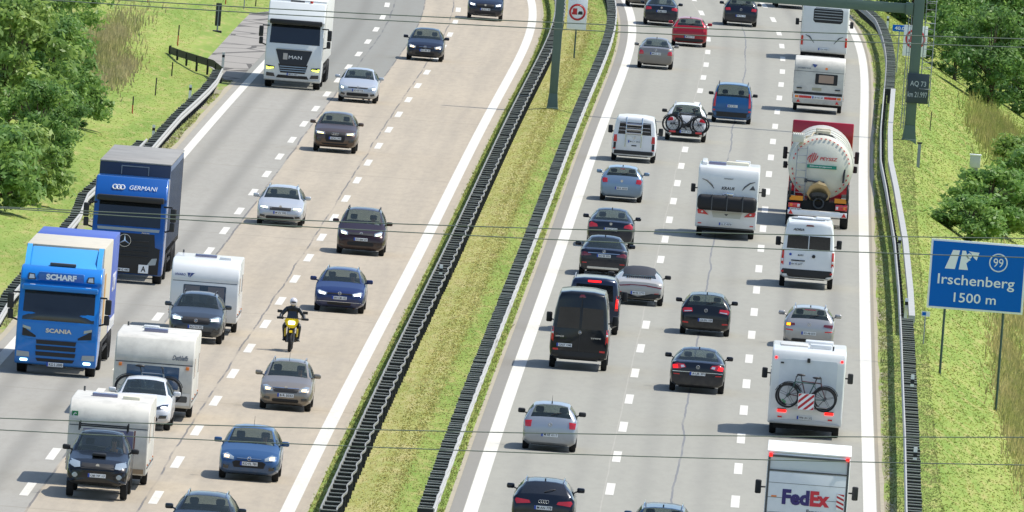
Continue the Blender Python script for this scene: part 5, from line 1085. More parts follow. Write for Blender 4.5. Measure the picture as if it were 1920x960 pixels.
textmesh('HOBBY 510', .6, .07, 'lettering', _M['faded grey letters'], r_, (-.72, yat(bv, -.7, 2.1, -1)-.02, 2.08)); yy = yat(bv, -.25, 2.2, -1); B().prism([(-.36, 2.3), (-.12, 2.28), (-.24, 2.1)], yy-.015, yy+.1).build('blue_mark', _M['blue letters'], r_, smooth=0)
patch(bv, 'sticker', rect(.25, .37, 2.06, 2.16, .03), -1, ORNG, r_, off=.01); patch(bv, 'rear_step', rect(-.3, .14, 1.06, 1.2), -1, mat('sandy panel', '#a39f86', .8), r_, off=.012)
# ------------------------------------------------------------------ motorhomes
def bars(root, hw, yb, z, l=.16, h=.34, m=BLACK):
    for sx in (-1, 1):
        b = B(); b.box(sx*(hw+.2)-.09, sx*(hw+.2)+.09, yb-.05, yb+.08, z, z+h, .04, 3); b.tube([(sx*(hw-.05), yb, z+h*.5), (sx*(hw+.15), yb, z+h*.5)], .025); b.build('side_mirror', m, root)
def motorhome(px, py, label, L=7.0, W_=2.3, H_=2.85, prof=None, bev=.07, zb=.42):
    root = place('motorhome', label, 'motorhome', px, py, False, L, 'motorhomes'); h = L/2
    prof = prof or [(h, .5), (h, 1.1), (h-.9, 1.4), (h-1.5, 2.5), (h-2.3, H_), (-h+.35, H_), (-h+.12, H_-.05), (-h+.03, H_-.22), (-h, H_-.45), (-h, .75), (-h+.06, zb), (h-.3, .42)]
    bo, bv = pbody(prof, W_, bev, CARW, 'body', root)
    for sx in (-1, 1):
        for y in (-h+1.9, h-1.1): wheel(root, sx*(W_/2-.18), y, .35, .22)
        X = sx*W_/2; B().box(min(X, X+sx*.012), max(X, X+sx*.012), -1.6, -.6, 1.5, 2.05).build('side_window', CWIN, root, smooth=0); B().box(min(X, X+sx*.012), max(X, X+sx*.012), .4, 1.3, 1.5, 2.05).build('side_window', CWIN, root, smooth=0)
    B().box(-W_*.42, W_*.42, -h+.3, h-.3, .26, .44).build('chassis', UNDER, root, smooth=0)
    patch(bv, 'windshield', [(-.9, 1.5), (.9, 1.5), (.85, 2.3), (-.85, 2.3)], 1, GLASSD, root, dx=.3); bars(root, W_/2, h-1.3, 1.55)
    return root, bv, h
# alcove-less motorhome with black box
r_, bv, h = motorhome(1358, 449, 'white motorhome with a long black rear storage pouch in the middle lane', 6.9, 2.42, 2.86)
KR = r_
patch(bv, 'lettering_panel', rect(-.0, .01, 2.0, 2.01), -1, CARW, r_) if False else None
textmesh('KRAUS', .52, .12, 'lettering', BLACK, r_, (.0, -h-.01, 2.02), shear=.2, bold=.03); textmesh('SUNLIGHT', .36, .05, 'lettering', GREYP, r_, (0, yat(bv, 0, 2.42, -1)-.01, 2.40))
for sx in (-1, 1):
    b = B(); b.tube([(sx*1.05, -h-.012, 2.34), (sx*.85, -h-.012, 2.28), (sx*.66, -h-.012, 2.12), (sx*.56, -h-.012, 1.98)], [.012, .03, .03, .01]); b.build('swoosh', GREYP, r_)
B().prism([(.84, 2.02), (1.08, 2.02), (.98, 2.2)], -h-.014, -h+.01).build('triangle_mark', GREYP, r_, smooth=0)
b = B(); b.box(-1.18, 1.18, -h-.5, -h-.06, 1.12, 1.74, .17, 4); o = b.build('storage_pouch', mat('black tarpaulin', '#080b12', .6, dirt=.1), r_)
for x in (-.6, .0, .62): B().box(x-.02, x+.02, -h-.512, -h-.05, 1.13, 1.752).build('strap', GREYP, o, smooth=0)
b = B(); b.tube([(-.2, -h-.3, 1.76), (0, -h-.2, 1.84), (.22, -h-.25, 1.8), (.24, -h-.4, 1.68)], .03); b.box(-.05, .22, -h-.32, -h-.1, 1.74, 1.86, .03); b.build('rack_arm', CHROME, r_)
for sx in (-1, 1):
    q = [(.70, .93), (1.12, .96), (1.16, 1.10), (1.08, 1.18), (.9, 1.1)]; a_ = patch(bv, 'tail_light', q if sx > 0 else mir(q), -1, TAIL, r_, off=.03); q = rect(.92, 1.0, 1.0, 1.07, .02); patch(bv, 'clear_lens', q if sx > 0 else mir(q), -1, TAILC, a_, off=.045)
    q = rect(.96, 1.10, .56, .60); patch(bv, 'reflector', q if sx > 0 else mir(q), -1, REDR, r_, off=.02)
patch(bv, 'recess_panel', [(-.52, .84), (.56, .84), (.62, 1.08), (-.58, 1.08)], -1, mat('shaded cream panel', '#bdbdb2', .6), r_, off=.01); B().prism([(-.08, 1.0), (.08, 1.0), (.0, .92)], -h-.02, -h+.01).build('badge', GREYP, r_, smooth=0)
plate(r_, 0, -h-.02, .60, -1, 'LL·Z 4578'); patch(bv, 'lower_bumper', rect(-1.1, 1.1, .40, .46), -1, GREYP, r_, off=.02)
hatch(r_, -.5, -1.6, 2.86, .7, .6, CWINL, .12); hatch(r_, .3, -.8, 2.86, .9, .6, _M['cream hatch'], .12); hatch(r_, .5, .8, 2.86, .6, .5, CARW, .12); B().box(-1.1, -.9, -2.6, 1.0, 2.86, 2.98, .03).build('awning', CARW, r_)
# motorhome with bicycles
r_, bv, h = motorhome(1506, 822, 'white motorhome carrying two bicycles and a striped warning board on its back', 7.2, 2.38, 2.84)
MB = r_; MBh = h
patch(bv, 'rear_panel', rect(-.93, .93, .9, 2.52, .05), -1, mat('rear panel white', '#cfd2d4', .4, dirt=.1), r_, off=.012, dx=.4, thick=.02)
for sx in (-1, 1):
    q = rect(1.02, 1.10, 2.50, 2.58, .02); patch(bv, 'marker_lamp', q if sx > 0 else mir(q), -1, BRAKE, r_, off=.02)
    q = rect(.62, .90, .80, .88, .01); a_ = patch(bv, 'tail_light', q if sx > 0 else mir(q), -1, BRAKE, r_, off=.03); q = rect(.62, .90, .885, .92); patch(bv, 'lamp_edge', q if sx > 0 else mir(q), -1, TAILD, a_, off=.03)
    q = rect(.74, .88, .62, .67); patch(bv, 'reflector', q if sx > 0 else mir(q), -1, REDR, r_, off=.02)
plate(r_, 0, -h-.02, .66, -1, 'FFB·UN 202'); textmesh('Life', .26, .12, 'lettering', mat('light green letters', '#3da45c', .5), r_, (-.78, -h-.024, 1.16)); textmesh('Ahorn Camp', .5, .07, 'lettering', GREYP, r_, (.12, -h-.024, .98)); B().box(-.06, .04, -h-.09, -h, 2.44, 2.58, .02).build('reversing_camera', BLACK, r_); B().box(-.9, -.8, -h-.03, -h, 2.36, 2.41).build('vent', BLACK, r_)
patch(bv, 'lower_bumper', [(-1.12, .44), (1.12, .44), (1.12, .5), (.5, .58), (-.5, .58), (-1.12, .5)], -1, mat('bumper grey', '#b4b8bb', .5), r_, off=.035)
b = B()
for x in (-.3, .26): b.tube([(x, -h-.03, 1.9), (x, -h-.16, 1.85), (x, -h-.2, 1.1), (x, -h-.38, 1.04)], .018)
b.tube([(-.62, -h-.3, 1.05), (.68, -h-.3, 1.05)], .02).tube([(-.62, -h-.42, 1.05), (.68, -h-.42, 1.05)], .02); b.build('bicycle_rack', ALU, r_)
o = B().box(-.26, .26, -h-.60, -h-.585, .95, 1.47).build('warning_board', WHITE, r_, smooth=0); b = B()
for k_ in range(-3, 4):
    c_ = k_*.21; pts = []
    for x, s1_ in ((-.25, 0), (-.25, 1), (.25, 1), (.25, 0)): pass
    def clipz(x, t): return min(1.46, max(.96, 1.21+c_+t+(x*.9)))
    xs = np.linspace(-.25, .25, 11)
    for a1, a2 in zip(xs[:-1], xs[1:]):
        l1, l2, u1_, u2_ = clipz(a1, -.05), clipz(a2, -.05), clipz(a1, .05), clipz(a2, .05)
        if max(u1_-l1, u2_-l2) > 1e-3: b.add([(a1, -h-.604, l1), (a2, -h-.604, l2), (a2, -h-.604, u2_), (a1, -h-.604, u1_)], [(0, 1, 2, 3)])
b.build('red_stripes', SRED, o, smooth=0, fix=False)
hatch(r_, -.5, -1.0, 2.84, .9, 1.6, mat('solar panel frame', '#c5c3ba', .4), .05); hatch(r_, .35, -2.2, 2.84, .7, .6, CARW, .14); hatch(r_, .3, .5, 2.84, .9, 1.0, CARW, .12)
b = B(); b.cyl((.75, -2.9, 2.84), (.75, -2.9, 2.98), .03); b.build('roof_vent', GREYP, r_)
# big liner motorhome at the top
h = 3.9; r_, bv, h = motorhome(1542, 116, 'large boxy white motorhome with a slatted rear window passing under the gantry', 7.8, 2.36, 3.0, bev=.1)
o = patch(bv, 'rear_window', rect(-.62, .86, 1.95, 2.70, .1), -1, BLACK, r_, off=.012, dx=.3)
for z in (2.1, 2.24, 2.38, 2.52, 2.64): patch(bv, 'blind_slat', rect(-.58, .82, z, z+.035), -1, mat('pale slat', '#9aa0a4', .5), o, off=.02)
for sx in (-1, 1):
    q = rect(1.06, 1.17, .78, 1.26, .02); patch(bv, 'tail_light', q if sx > 0 else mir(q), -1, TAIL, r_, off=.03)
    B().tube([(sx*.95, -h-.012, 1.3), (sx*.75, -h-.012, 1.22), (sx*.5, -h-.012, .92)], [.01, .035, .01]).build('swoosh', GREYP, r_)
plate(r_, 0, -h-.02, .62, -1, 'TÖL·WM 9'); hatch(r_, 0, -1, 3.0, .7, .6, CARW)
b = B(); b.tube([(0, -h-.1, .42), (0, -h-.25, .42)], .03).build('tow_bar', BLACK, r_)
# ------------------------------------------------------------------ trucks
def truckwheels(root, ys, wd=2.5, r=.5):
    for y in ys:
        for sx in (-1, 1): wheel(root, sx*(wd/2-.17), y, r, .32, hub=True)
def trailer(root, y1, y0, z0, z1, wd, side_m, roof_m, front_m, nm='trailer_body'):
    t = B().box(-wd/2, wd/2, y0, y1, z0, z1, .03).build(nm, side_m, root)
    return t
def truck(px, py, front, label, L, group='trucks', name='truck'):
    return place(name, label, 'truck', px, py, front, L, group)
def cab(root, L, m, W_=2.5, top=3.7, low=.34, rake=.28, cap=.55, depth=2.25):
    h = L/2
    poly = [(h-.06, low), (h, .6), (h+.02, 1.2), (h, 2.0), (h-.04, 2.08), (h-rake, 2.98), (h-rake+.1, 3.06), (h-rake-.1, 3.35), (h-rake-cap, top), (h-depth, top), (h-depth, .9), (h-depth+.2, low+.4), (h-1.0, low)]
    return pbody(poly, W_, .13, m, 'cab', root, 4)
def tmirror(root, hw, y, z, h=.85):
    for sx in (-1, 1):
        b = B(); b.box(sx*(hw+.26)-.1, sx*(hw+.26)+.1, y-.07, y+.1, z, z+h*.58, .04, 3); b.box(sx*(hw+.24)-.09, sx*(hw+.24)+.09, y-.06, y+.09, z-.34, z-.02, .04, 3)
        b.tube([(sx*(hw-.1), y-.1, z+h*.62), (sx*(hw+.2), y, z+h*.62), (sx*(hw+.2), y, z+h*.5)], .03); b.tube([(sx*(hw-.1), y-.1, z-.4), (sx*(hw+.2), y, z-.3)], .03); b.build('side_mirror', BLACK, root)
TG = glassmat('truck glass', (.25, .32, .34), .72)
def underrun(root, y0, y1, wd=2.4):
    b = B()
    for sx in (-1, 1): b.box(sx*wd/2-.02, sx*wd/2+.02, y0, y1, .5, .6); b.box(sx*wd/2-.02, sx*wd/2+.02, y0, y1, .78, .88)
    b.box(-.42, .42, y0-2, y1+4, .85, 1.1); b.build('chassis', UNDER, root, smooth=0)
# --- white truck
L = 16.2; h = L/2; r_ = truck(546, 167, True, 'white truck with dark grille and lettering driving in the slow lane at the top', L); MW = paint('truck white', '#d3d6d4', .0)
c_, bv = cab(r_, L, MW, 2.62, 3.95)
ws = patch(bv, 'windshield', [(-1.15, 2.06), (1.15, 2.06), (1.12, 2.92), (-1.12, 2.92)], 1, TG, r_, off=.012, dx=.3, thick=.02); ws.data.materials[0] = GLASSD
B().box(-1.2, 1.2, h-.22, h+.12, 2.94, 3.16, .05).build('sun_visor', BLACK, r_)
patch(bv, 'upper_grille', [(-.62, 1.12), (.62, 1.12), (.84, 1.78), (-.84, 1.78)], 1, mat('dark grille blue', '#1a222c', .4), r_, off=.02, dx=.3)
patch(bv, 'lower_grille', [(-.56, .72), (.56, .72), (.68, 1.12), (-.68, 1.12)], 1, BLACK, r_, off=.015)
for z in (.80, .90, 1.0): B().box(-.62, .62, h+.02, h+.05, z, z+.035).build('grille_bar', mat('blue chrome', '#8fa4b8', .3, .6), r_)
B().box(-.8, .8, h+.02, h+.05, 1.78, 1.83, .01).build('grille_trim', ALU, r_)
textmesh('MAN', .6, .15, 'lettering', WHITE, r_, (-.08, h+.055, 1.45), face=1, bold=.0); B().box(.28, .48, h+.03, h+.05, 1.33, 1.62).build('paper_plate', mat('paper card', '#b0aca6', .7), r_)
patch(bv, 'bumper_intake', [(-.75, .48), (.75, .48), (.66, .62), (-.66, .62)], 1, BLACK, r_, off=.015)
for a_ in both(bv, 'headlight', [(.84, .88), (1.22, .88), (1.24, 1.04), (.84, 1.0)], 1, LAMPD, r_, off=.015): pass
both(bv, 'lamp', [(.86, .90), (1.2, .86), (1.22, .98), (1.14, .93), (.88, .95)], 1, mat('lit yellow green lamp', '#f0ff60', .2, emit=2.2), r_, off=.04); both(bv, 'fog_lamp', [(.8, .52), (1.2, .54), (1.2, .70), (.86, .68)], 1, LAMPD, r_, off=.015)
plate(r_, 0, h+.0, .67, 1, 'MN·A 807'); tmirror(r_, 1.31, h-.15, 2.3)
both(bv, 'bumper', [(.72, .38), (1.28, .40), (1.28, .46), (.78, .46)], 1, MW, r_, off=.03)
b = B(); b.box(-.3, .35, h-1.4, h-1.0, 3.96, 4.03, .02); b.build('roof_hatch', GREYP, r_); B().cyl((-.62, h-.9, 3.9), (-.62, h-.9, 4.05), .07).build('roof_light', REDR, r_)
b = B().box(-1.27, 1.27, -h, h-2.75, 1.1, 4.0, .03); b.build('trailer_body', mat('trailer light grey', '#c9cac6', .5, dirt=.15), r_)
underrun(r_, -h+5.5, h-7.5); truckwheels(r_, [h-1.45, h-5.2, -h+4.6, -h+3.3, -h+2.0], 2.55)
T1 = r_; seated('person', 'driver in a light shirt at the wheel of the white truck', r_, -.62, h-1.05, 1.75, mat('light shirt', '#9fb2bd', .8)); B().box(-.75, -.4, h-.2, h-.16, 2.12, 2.22).build('blue_card', mat('pale blue card', '#7fb2d0', .6), r_)
# --- blue and black truck
r_ = truck(233, 531, True, 'dark blue and black truck with a curtain trailer behind the bright blue truck', L); DB = paint('truck blue', '#0c5098', .1)
c_, bv = cab(r_, L, DB, 2.6, 3.78)
patch(bv, 'windshield', [(-1.13, 2.06), (1.13, 2.06), (1.10, 2.92), (-1.10, 2.92)], 1, GLASSD, r_, off=.012, dx=.3, thick=.02)
B().box(-1.2, 1.2, h-.2, h+.14, 2.93, 3.14, .05).build('sun_visor', BLACK, r_)
BK = mat('matt black panel', '#15181c', .5, dirt=.15)
patch(bv, 'lower_front', [(-1.16, .38), (1.16, .38), (1.18, 1.3), (.9, 1.36), (.78, 1.82), (-.95, 1.82), (-1.0, 1.36), (-1.18, 1.3)], 1, BK, r_, off=.02, dx=.25)
for z in (.98, 1.16, 1.34, 1.52): B().box(-.78, .7, h+.03, h+.075, z, z+.05, .01).build('grille_bar', BLACK, r_)
patch(bv, 'silver_strip', [(-1.1, 1.90), (1.1, 1.90), (1.12, 2.0), (-1.12, 2.0)], 1, mat('silver strip', '#8f9aa0', .5), r_, off=.015)
b = B(); b.torus((0.1, h+.085, 1.55), (0, 1, 0), .22, .018, 32, 6); [b.tube([(.1, h+.085, 1.55), (.1+.21*math.sin(t), h+.085, 1.55+.21*math.cos(t))], [.035, .006]) for t in (0, 2.094, 4.189)]; b.build('star_emblem', CHROME, r_)
textmesh('Actros', .3, .06, 'lettering', CHROME, r_, (-.62, h+.03, 1.86), face=1, shear=.3)
zt = 3.42; yy = yat(bv, 0, zt, 1)
tm = textmesh('GERMANI', 1.0, .17, 'lettering', WHITE, r_, (-.42, yy+.06, zt+.01), face=1, shear=.2, bold=.0, rx=.5)
b = B()
for i in range(3): b.torus((.34+i*.13, 0, 0), (0, 1, 0), .085, .022, 24, 4)
o = b.build('ring_logo', WHITE, r_); o.location = (0, yy+.06, zt); o.rotation_euler = (.5, 0, 0)
both(bv, 'headlight', [(.74, .70), (1.06, .74), (1.1, .98), (.92, .96)], 1, LAMPC, r_, off=.04)
o = B().box(-.82, -.46, h+.04, h+.06, .42, .72).build('letter_board', WHITE, r_, smooth=0); textmesh('A', .17, .2, 'lettering', BLACK, o, (-.64, h+.066, .57), face=1)
plate(r_, .12, h+.03, .5, 1, 'EM·G 440'); tmirror(r_, 1.3, h-.15, 2.3)
b = B().box(-1.28, 1.28, -h, h-2.75, 1.15, 4.16, .03); b.build('trailer_body', mat('curtain slate', '#5c6880', .6, dirt=.3, dscale=1.), r_)
B().box(-1.28, 1.28, h-2.75, h-2.66, 1.15, 4.2, .02).build('trailer_headboard', mat('headboard navy', '#152a4a', .5), r_)
B().box(-1.29, 1.29, -h, h-2.66, 4.2, 4.26, .02).build('trailer_roof', mat('roof tarp grey', '#8d8b86', .8, dirt=.5, dscale=.8), r_)
b = B(); b.box(-.5, .5, h-2.64, h-2.62, 4.08, 4.11); b.box(-.5, -.47, h-2.64, h-2.62, 3.8, 4.08); b.box(.47, .5, h-2.64, h-2.62, 3.8, 4.08); b.build('headboard_frame', GALV, r_, smooth=0)
for y in np.linspace(-h+.5, h-3.2, 12): B().box(-1.3, -1.27, y-.02, y+.02, 1.0, 4.0).build('curtain_strap', BLACK, r_, smooth=0)
underrun(r_, -h+5.5, h-7.5); truckwheels(r_, [h-1.45, h-5.2, -h+4.6, -h+3.3, -h+2.0], 2.55)
# --- bright blue truck
r_ = truck(101, 705, True, 'bright blue truck with white front lettering and a violet blue box body', 15.4); L = 15.4; h = L/2; SB = paint('truck bright blue', '#1274c4', .05)
c_, bv = cab(r_, L, SB, 2.64, 3.5, cap=.35)
patch(bv, 'windshield', [(-1.16, 1.78), (1.16, 1.78), (1.14, 2.72), (-1.14, 2.72)], 1, GLASSD, r_, off=.014, dx=.3, thick=.02)
B().box(-1.22, 1.22, h-.3, h+.10, 2.74, 2.92, .05).build('sun_visor', SB, r_)
patch(bv, 'front_panel', [(-1.0, 1.18), (1.0, 1.18), (1.15, 1.70), (-1.15, 1.70)], 1, SB, r_, off=.03)
textmesh('SCANIA', .84, .14, 'lettering', CHROME, r_, (-.05, h+.075, 1.47), face=1, bold=.04)
for a_ in both(bv, 'side_intake', [(.68, 1.22), (1.12, 1.26), (1.12, 1.56), (.96, 1.44), (.68, 1.28)], 1, BLACK, r_, off=.045): pass
both(bv, 'position_lamp', [(.86, 1.44), (1.12, 1.52), (1.12, 1.60), (.86, 1.54)], 1, LAMPC, r_, off=.05)
for z0, z1 in ((1.02, 1.15), (.83, .97), (.64, .77)): patch(bv, 'grille', [(-.62, z0), (.64, z0), (.66, z1), (-.64, z1)], 1, BLACK, r_, off=.03)
patch(bv, 'air_intake', [(-.56, .46), (.58, .46), (.64, .56), (-.62, .56)], 1, BLACK, r_, off=.03)
both(bv, 'headlight', [(.84, .58), (1.26, .58), (1.26, .76), (.86, .74)], 1, LAMPC, r_, off=.03); both(bv, 'lamp', rect(.9, 1.14, .44, .52, .02), 1, mat('lit cool lamp', '#d8fff0', .2, emit=2.5), r_, off=.03)
plate(r_, 0, h+.02, .38, 1, 'KG·S 2000', w=.54, h=.13); tmirror(r_, 1.32, h-.15, 2.1)
hb = B().box(-.74, .74, h-.42, h-.16, 3.04, 3.34, .05).build('light_box', mat('deep blue panel', '#0c5aa8', .3, coat=.5), r_); textmesh('SCHARF', .98, .19, 'lettering', WHITE, r_, (0, h-.145, 3.19), face=1, bold=.05)
for sx in (-1, 1): q = [(.82, 3.08), (1.08, 3.06), (1.06, 3.28), (.86, 3.26)]; patch(bv, 'spot_lamp', q if sx > 0 else mir(q), 1, LAMPD, r_, off=.06); q = [(.86, 3.11), (1.04, 3.1), (1.02, 3.24), (.89, 3.23)]; patch(bv, 'spot_lens', q if sx > 0 else mir(q), 1, LAMPC, r_, off=.07)
for x in (-.9, .9): B().box(x-.09, x+.09, h-.02, h+.04, 2.86, 2.93, .01).build('roof_marker', WHITE, r_)
fp = [(h-.75, 3.45), (h-1.2, 3.62), (h-2.3, 4.08), (h-2.3, 3.45)]; pbody(fp, 2.2, .08, paint('truck light blue', '#3d9ad8', .05), 'roof_fairing', r_)
for sx in (-1, 1): b = B(); b.prism([(h-.9, 3.4), (h-1.3, 3.78), (h-2.35, 4.12), (h-2.35, 3.4)], sx*1.08, sx*1.24, 'x'); b.build('fairing_cheek', _M['paint truck light blue'], r_)
B().box(-.42, .42, h-1.0, h-.8, 3.52, 3.62, .02).build('roof_hatch', GREYP, r_)
y1 = h-2.5
B().box(-1.27, 1.27, y1-7.2, y1, 1.0, 4.12, .03).build('front_box', mat('cream box', '#bfb8a6', .6, dirt=.2), r_)
B().box(-1.275, 1.275, -h, y1-7.25, 1.0, 4.1, .03).build('rear_box', mat('violet blue box', '#4058a8', .5, dirt=.15), r_)
t = textmesh('SCHARF', 2.8, .6, 'lettering', WHITE, r_, (0, 0, 0), face=-1, bold=.0); t.rotation_euler = (0, 0, -math.pi/2); t.location = (-1.285, (-h+y1-7.25)/2, 2.6)
B().box(-1.285, -1.274, -h+.1, y1-7.35, 1.05, 1.4).build('white_band', WHITE, r_, smooth=0); B().box(-1.283, -1.272, y1-2.6, y1-1.6, 1.6, 3.2).build('tan_patch', mat('tan sign patch', '#b3894e', .7), r_, smooth=0)
underrun(r_, -h+3.6, h-4.4); truckwheels(r_, [h-1.45, h-6.0, -h+3.0, -h+1.6], 2.55)
for x, c in ((-.75, '#c8d8d8'), (.2, '#a0b8b8'), (.55, '#c04060'), (.85, '#c04868')): B().ell((x, h-.24, 1.93), .09, .07, .12).build('dashboard_toy', mat('toy '+c, c, .8), r_)
# --- parcel truck (cut by the frame)
L = 7.4; h = L/2; r_ = truck(1501, 1072, False, 'grey white parcel box truck with purple and red lettering cut by the lower edge', L); PWt = mat('parcel white', '#dcdee0', .45, dirt=.12, coat=.2)
b = B().box(-1.18, 1.18, -h, h-2.0, .85, 3.32, .035); b.build('box_body', PWt, r_)
B().box(-1.2, 1.2, -h-.01, h-1.95, 3.322, 3.37, .01).build('roof', mat('translucent roof white', '#e2e2de', .5), r_); B().box(-1.12, 1.12, -h-.04, -h-.002, .9, 2.78, .01).build('shutter_door', mat('shutter white', '#d8dbde', .5, dirt=.1), r_)
for z in np.arange(1.2, 2.7, .42): B().box(-1.12, 1.12, -h-.044, -h-.041, z, z+.012).build('shutter_seam', GREYP, r_, smooth=0)
B().box(-1.1, 1.1, -h-.012, -h-.001, 2.86, 3.2).build('upper_panel', mat('upper panel grey', '#c2c8cc', .5), r_, smooth=0); B().box(-1.16, 1.16, -h-.05, -h, 2.80, 2.84).build('door_rail', GREYP, r_, smooth=0); B().box(-1.15, 1.15, -h-.05, -h, 3.2, 3.26).build('door_header', GREYP, r_, smooth=0)
for sx in (-1, 1): B().box(sx*1.13-.03, sx*1.13+.03, -h-.045, -h-.005, .9, 3.22).build('corner_post', GREYP, r_, smooth=0); B().box(sx*1.1-.05, sx*1.1+.05, -h-.08, -h-.02, 3.2, 3.3, .01).build('marker_lamp', BRAKE, r_)
textmesh('Fed', .78, .44, 'lettering', mat('deep purple', '#2c1f66', .4), r_, (-.30, -h-.05, 2.08), bold=.05); textmesh('Ex', .56, .44, 'lettering', mat('orange red letters', '#c8283a', .4), r_, (.39, -h-.05, 2.08), bold=.05); textmesh('Express', .5, .16, 'lettering', GREYP, r_, (.28, -h-.05, 1.68)); textmesh('fedex.de', .5, .1, 'lettering', GREYP, r_, (.24, -h-.05, 1.44))
o = B().box(.86, 1.08, -h-.06, -h-.045, 1.8, 2.28).build('warning_board', WHITE, r_, smooth=0); b = B()
for k_ in range(4): z = 1.84+k_*.13; b.add([(.865, -h-.063, min(2.27, z+.06)), (1.075, -h-.063, z-.03), (1.075, -h-.063, min(2.27, z+.03)), (.865, -h-.063, min(2.27, z+.12))], [(0, 1, 2, 3)])
b.build('red_stripes', SRED, o, smooth=0, fix=False); B().box(-1.0, -.85, -h-.06, -h-.045, 2.06, 2.1).build('sticker', ORNG, r_, smooth=0)
pbody([(h, .5), (h, 1.2), (h-.7, 1.5), (h-1.2, 2.3), (h-2.0, 2.4), (h-2.0, .5)], 2.0, .08, PWt, 'cab', r_); bars(r_, 1.2, h-1.0, 1.75, h=.4); truckwheels(r_, [h-.9, -h+1.7], 2.1, .37); B().box(-.5, .5, -h+.1, h-.3, .5, .84).build('chassis', UNDER, r_, smooth=0); B().box(-1.1, 1.1, -h-.05, -h+.1, .5, .7, .02).build('rear_bumper', BLACK, r_)
for sx in (-1, 1): B().box(sx*.95-.16, sx*.95+.16, -h-.09, -h-.05, .54, .66, .01).build('tail_light', TAIL, r_)
# --- tanker
L = 16.0; h = L/2; r_ = truck(1530, 429, False, 'red tanker truck pulling a cream silo tank, largest vehicle in the right slow lane', L, name='tanker_truck'); TC = mat('tank cream', '#cfcdbf', .35, coat=.3, dirt=.18, dscale=.8)
zc_, ra_ = 2.46, 1.29; y0 = -h+.75; b = B(); n = 40
rows = []
for y, k_ in ((y0-.34, .02), (y0-.32, .3), (y0-.25, .6), (y0-.13, .85), (y0-.02, .98), (y0+.05, 1.0), (y0+.055, 1.012), (y0+.12, 1.012), (y0+.125, 1.0), (h-4.3, 1.0), (h-4.1, .9), (h-4.0, .5), (h-3.98, .02)):
    rows.append([(ra_*k_*math.cos(2*math.pi*i/n), y, zc_+ra_*k_*math.sin(2*math.pi*i/n)) for i in range(n)])
b.add([q for w_ in rows for q in w_], [(j*n+i, j*n+(i+1) % n, (j+1)*n+(i+1) % n, (j+1)*n+i) for j in range(len(rows)-1) for i in range(n)]); bv = bvh_of(b.v, b.f); tank = b.build('tank', TC, r_, smooth=40)
for y in (y0+2.2, y0+4.6, y0+7.0): B().torus((0, y, zc_), (0, 1, 0), ra_+.01, .03, 40, 6).build('tank_ring', TC, tank)
for a_ in np.arange(10, 172, 9.): t = R(a_); B().tube([((ra_-.13)*math.cos(t), y0-.13, zc_+(ra_-.13)*math.sin(t)), ((ra_-.13)*math.cos(t+.07), y0-.13, zc_+(ra_-.13)*math.sin(t+.07))], .022).build('reflective_dash', REDR, tank)
for a_ in list(range(185, 235, 10))+list(range(305, 355, 10)): t = R(a_); B().tube([((ra_-.13)*math.cos(t), y0-.13, zc_+(ra_-.13)*math.sin(t)), ((ra_-.13)*math.cos(t+.07), y0-.13, zc_+(ra_-.13)*math.sin(t+.07))], .022).build('reflective_dash', REDR, tank)
B().box(-.28, .28, y0+.8, y0+1.5, zc_+ra_-.06, zc_+ra_+.16, .04).build('manhole_lid', mat('sandy fittings', '#b9b19b', .6, dirt=.3), r_); B().box(-.3, .3, y0+3, y0+3.6, zc_+ra_-.06, zc_+ra_+.16, .04).build('manhole_lid', _M['sandy fittings'], r_); b = B(); b.tube([(-.5, y0+.7, zc_+1.12), (-.4, y0+1., zc_+1.32), (-.1, y0+1.2, zc_+1.3)], .05); b.box(-.7, -.5, y0+.9, y0+1.1, zc_+1.02, zc_+1.2, .03); b.build('vent_pipe', _M['sandy fittings'], r_)
b = B(); b.tube([(-.2, y0+.4, zc_+ra_+.04), (.35, y0+.5, zc_+1.27), (.72, y0+.1, zc_+1.0), (.85, y0-.1, zc_+.6), (.98, y0-.1, zc_+.1), (.95, y0-.3, zc_-.55)], .045, 8); b.build('hose', BLACK, r_)
b = B(); b.box(-1.24, -.76, y0-.38, y0+1.2, 3.42, 3.74, .02); b.build('hose_trough', TC, r_)
for i in range(6): x = -1.2+i*.083; B().box(x-.012, x+.012, y0-.36, y0+1.18, 3.742, 3.765).build('trough_rib', mat('sandy rib', '#a69c86', .7), r_, smooth=0)
b = B(); [b.tube([(x, y0-.4, .95), (x, y0-.42, 3.3)], .02) for x in (-.98, -.58)]; [b.tube([(-.98, y0-.42, z), (-.58, y0-.42, z)], .014) for z in np.arange(1.1, 3.2, .3)]; b.build('ladder', mat('ladder grey', '#8b9198', .5), r_)
textmesh('PEYSSZ', .72, .13, 'lettering', SRED, r_, (.30, y0-.33, 2.82), shear=.2, bold=.02); b = B()
for k_ in range(5): a_ = -.18+k_*.09; q_ = math.sqrt(max(0, .21**2-a_**2)); b.tube([(-.36+a_*.8-.05, y0-.335, 2.83-q_), (-.36+a_, y0-.345, 2.83), (-.36+a_*.8+.07, y0-.335, 2.83+q_)], .018)
b.build('striped_disc_logo', SRED, r_); g_ = B().box(-.56, .64, y0-.36, y0-.33, 2.42, 2.56).build('green_band', mat('green band', '#11806a', .5), r_, smooth=0); textmesh('Silotransport', .9, .06, 'lettering', WHITE, g_, (.0, y0-.366, 2.49))
b = B(); b.cyl((0, y0-.1, 1.78), (0, y0-.62, 1.42), .22, .50, 8); b.build('outlet_cone', mat('brushed outlet steel', '#b5a27c', .35, .7), r_)
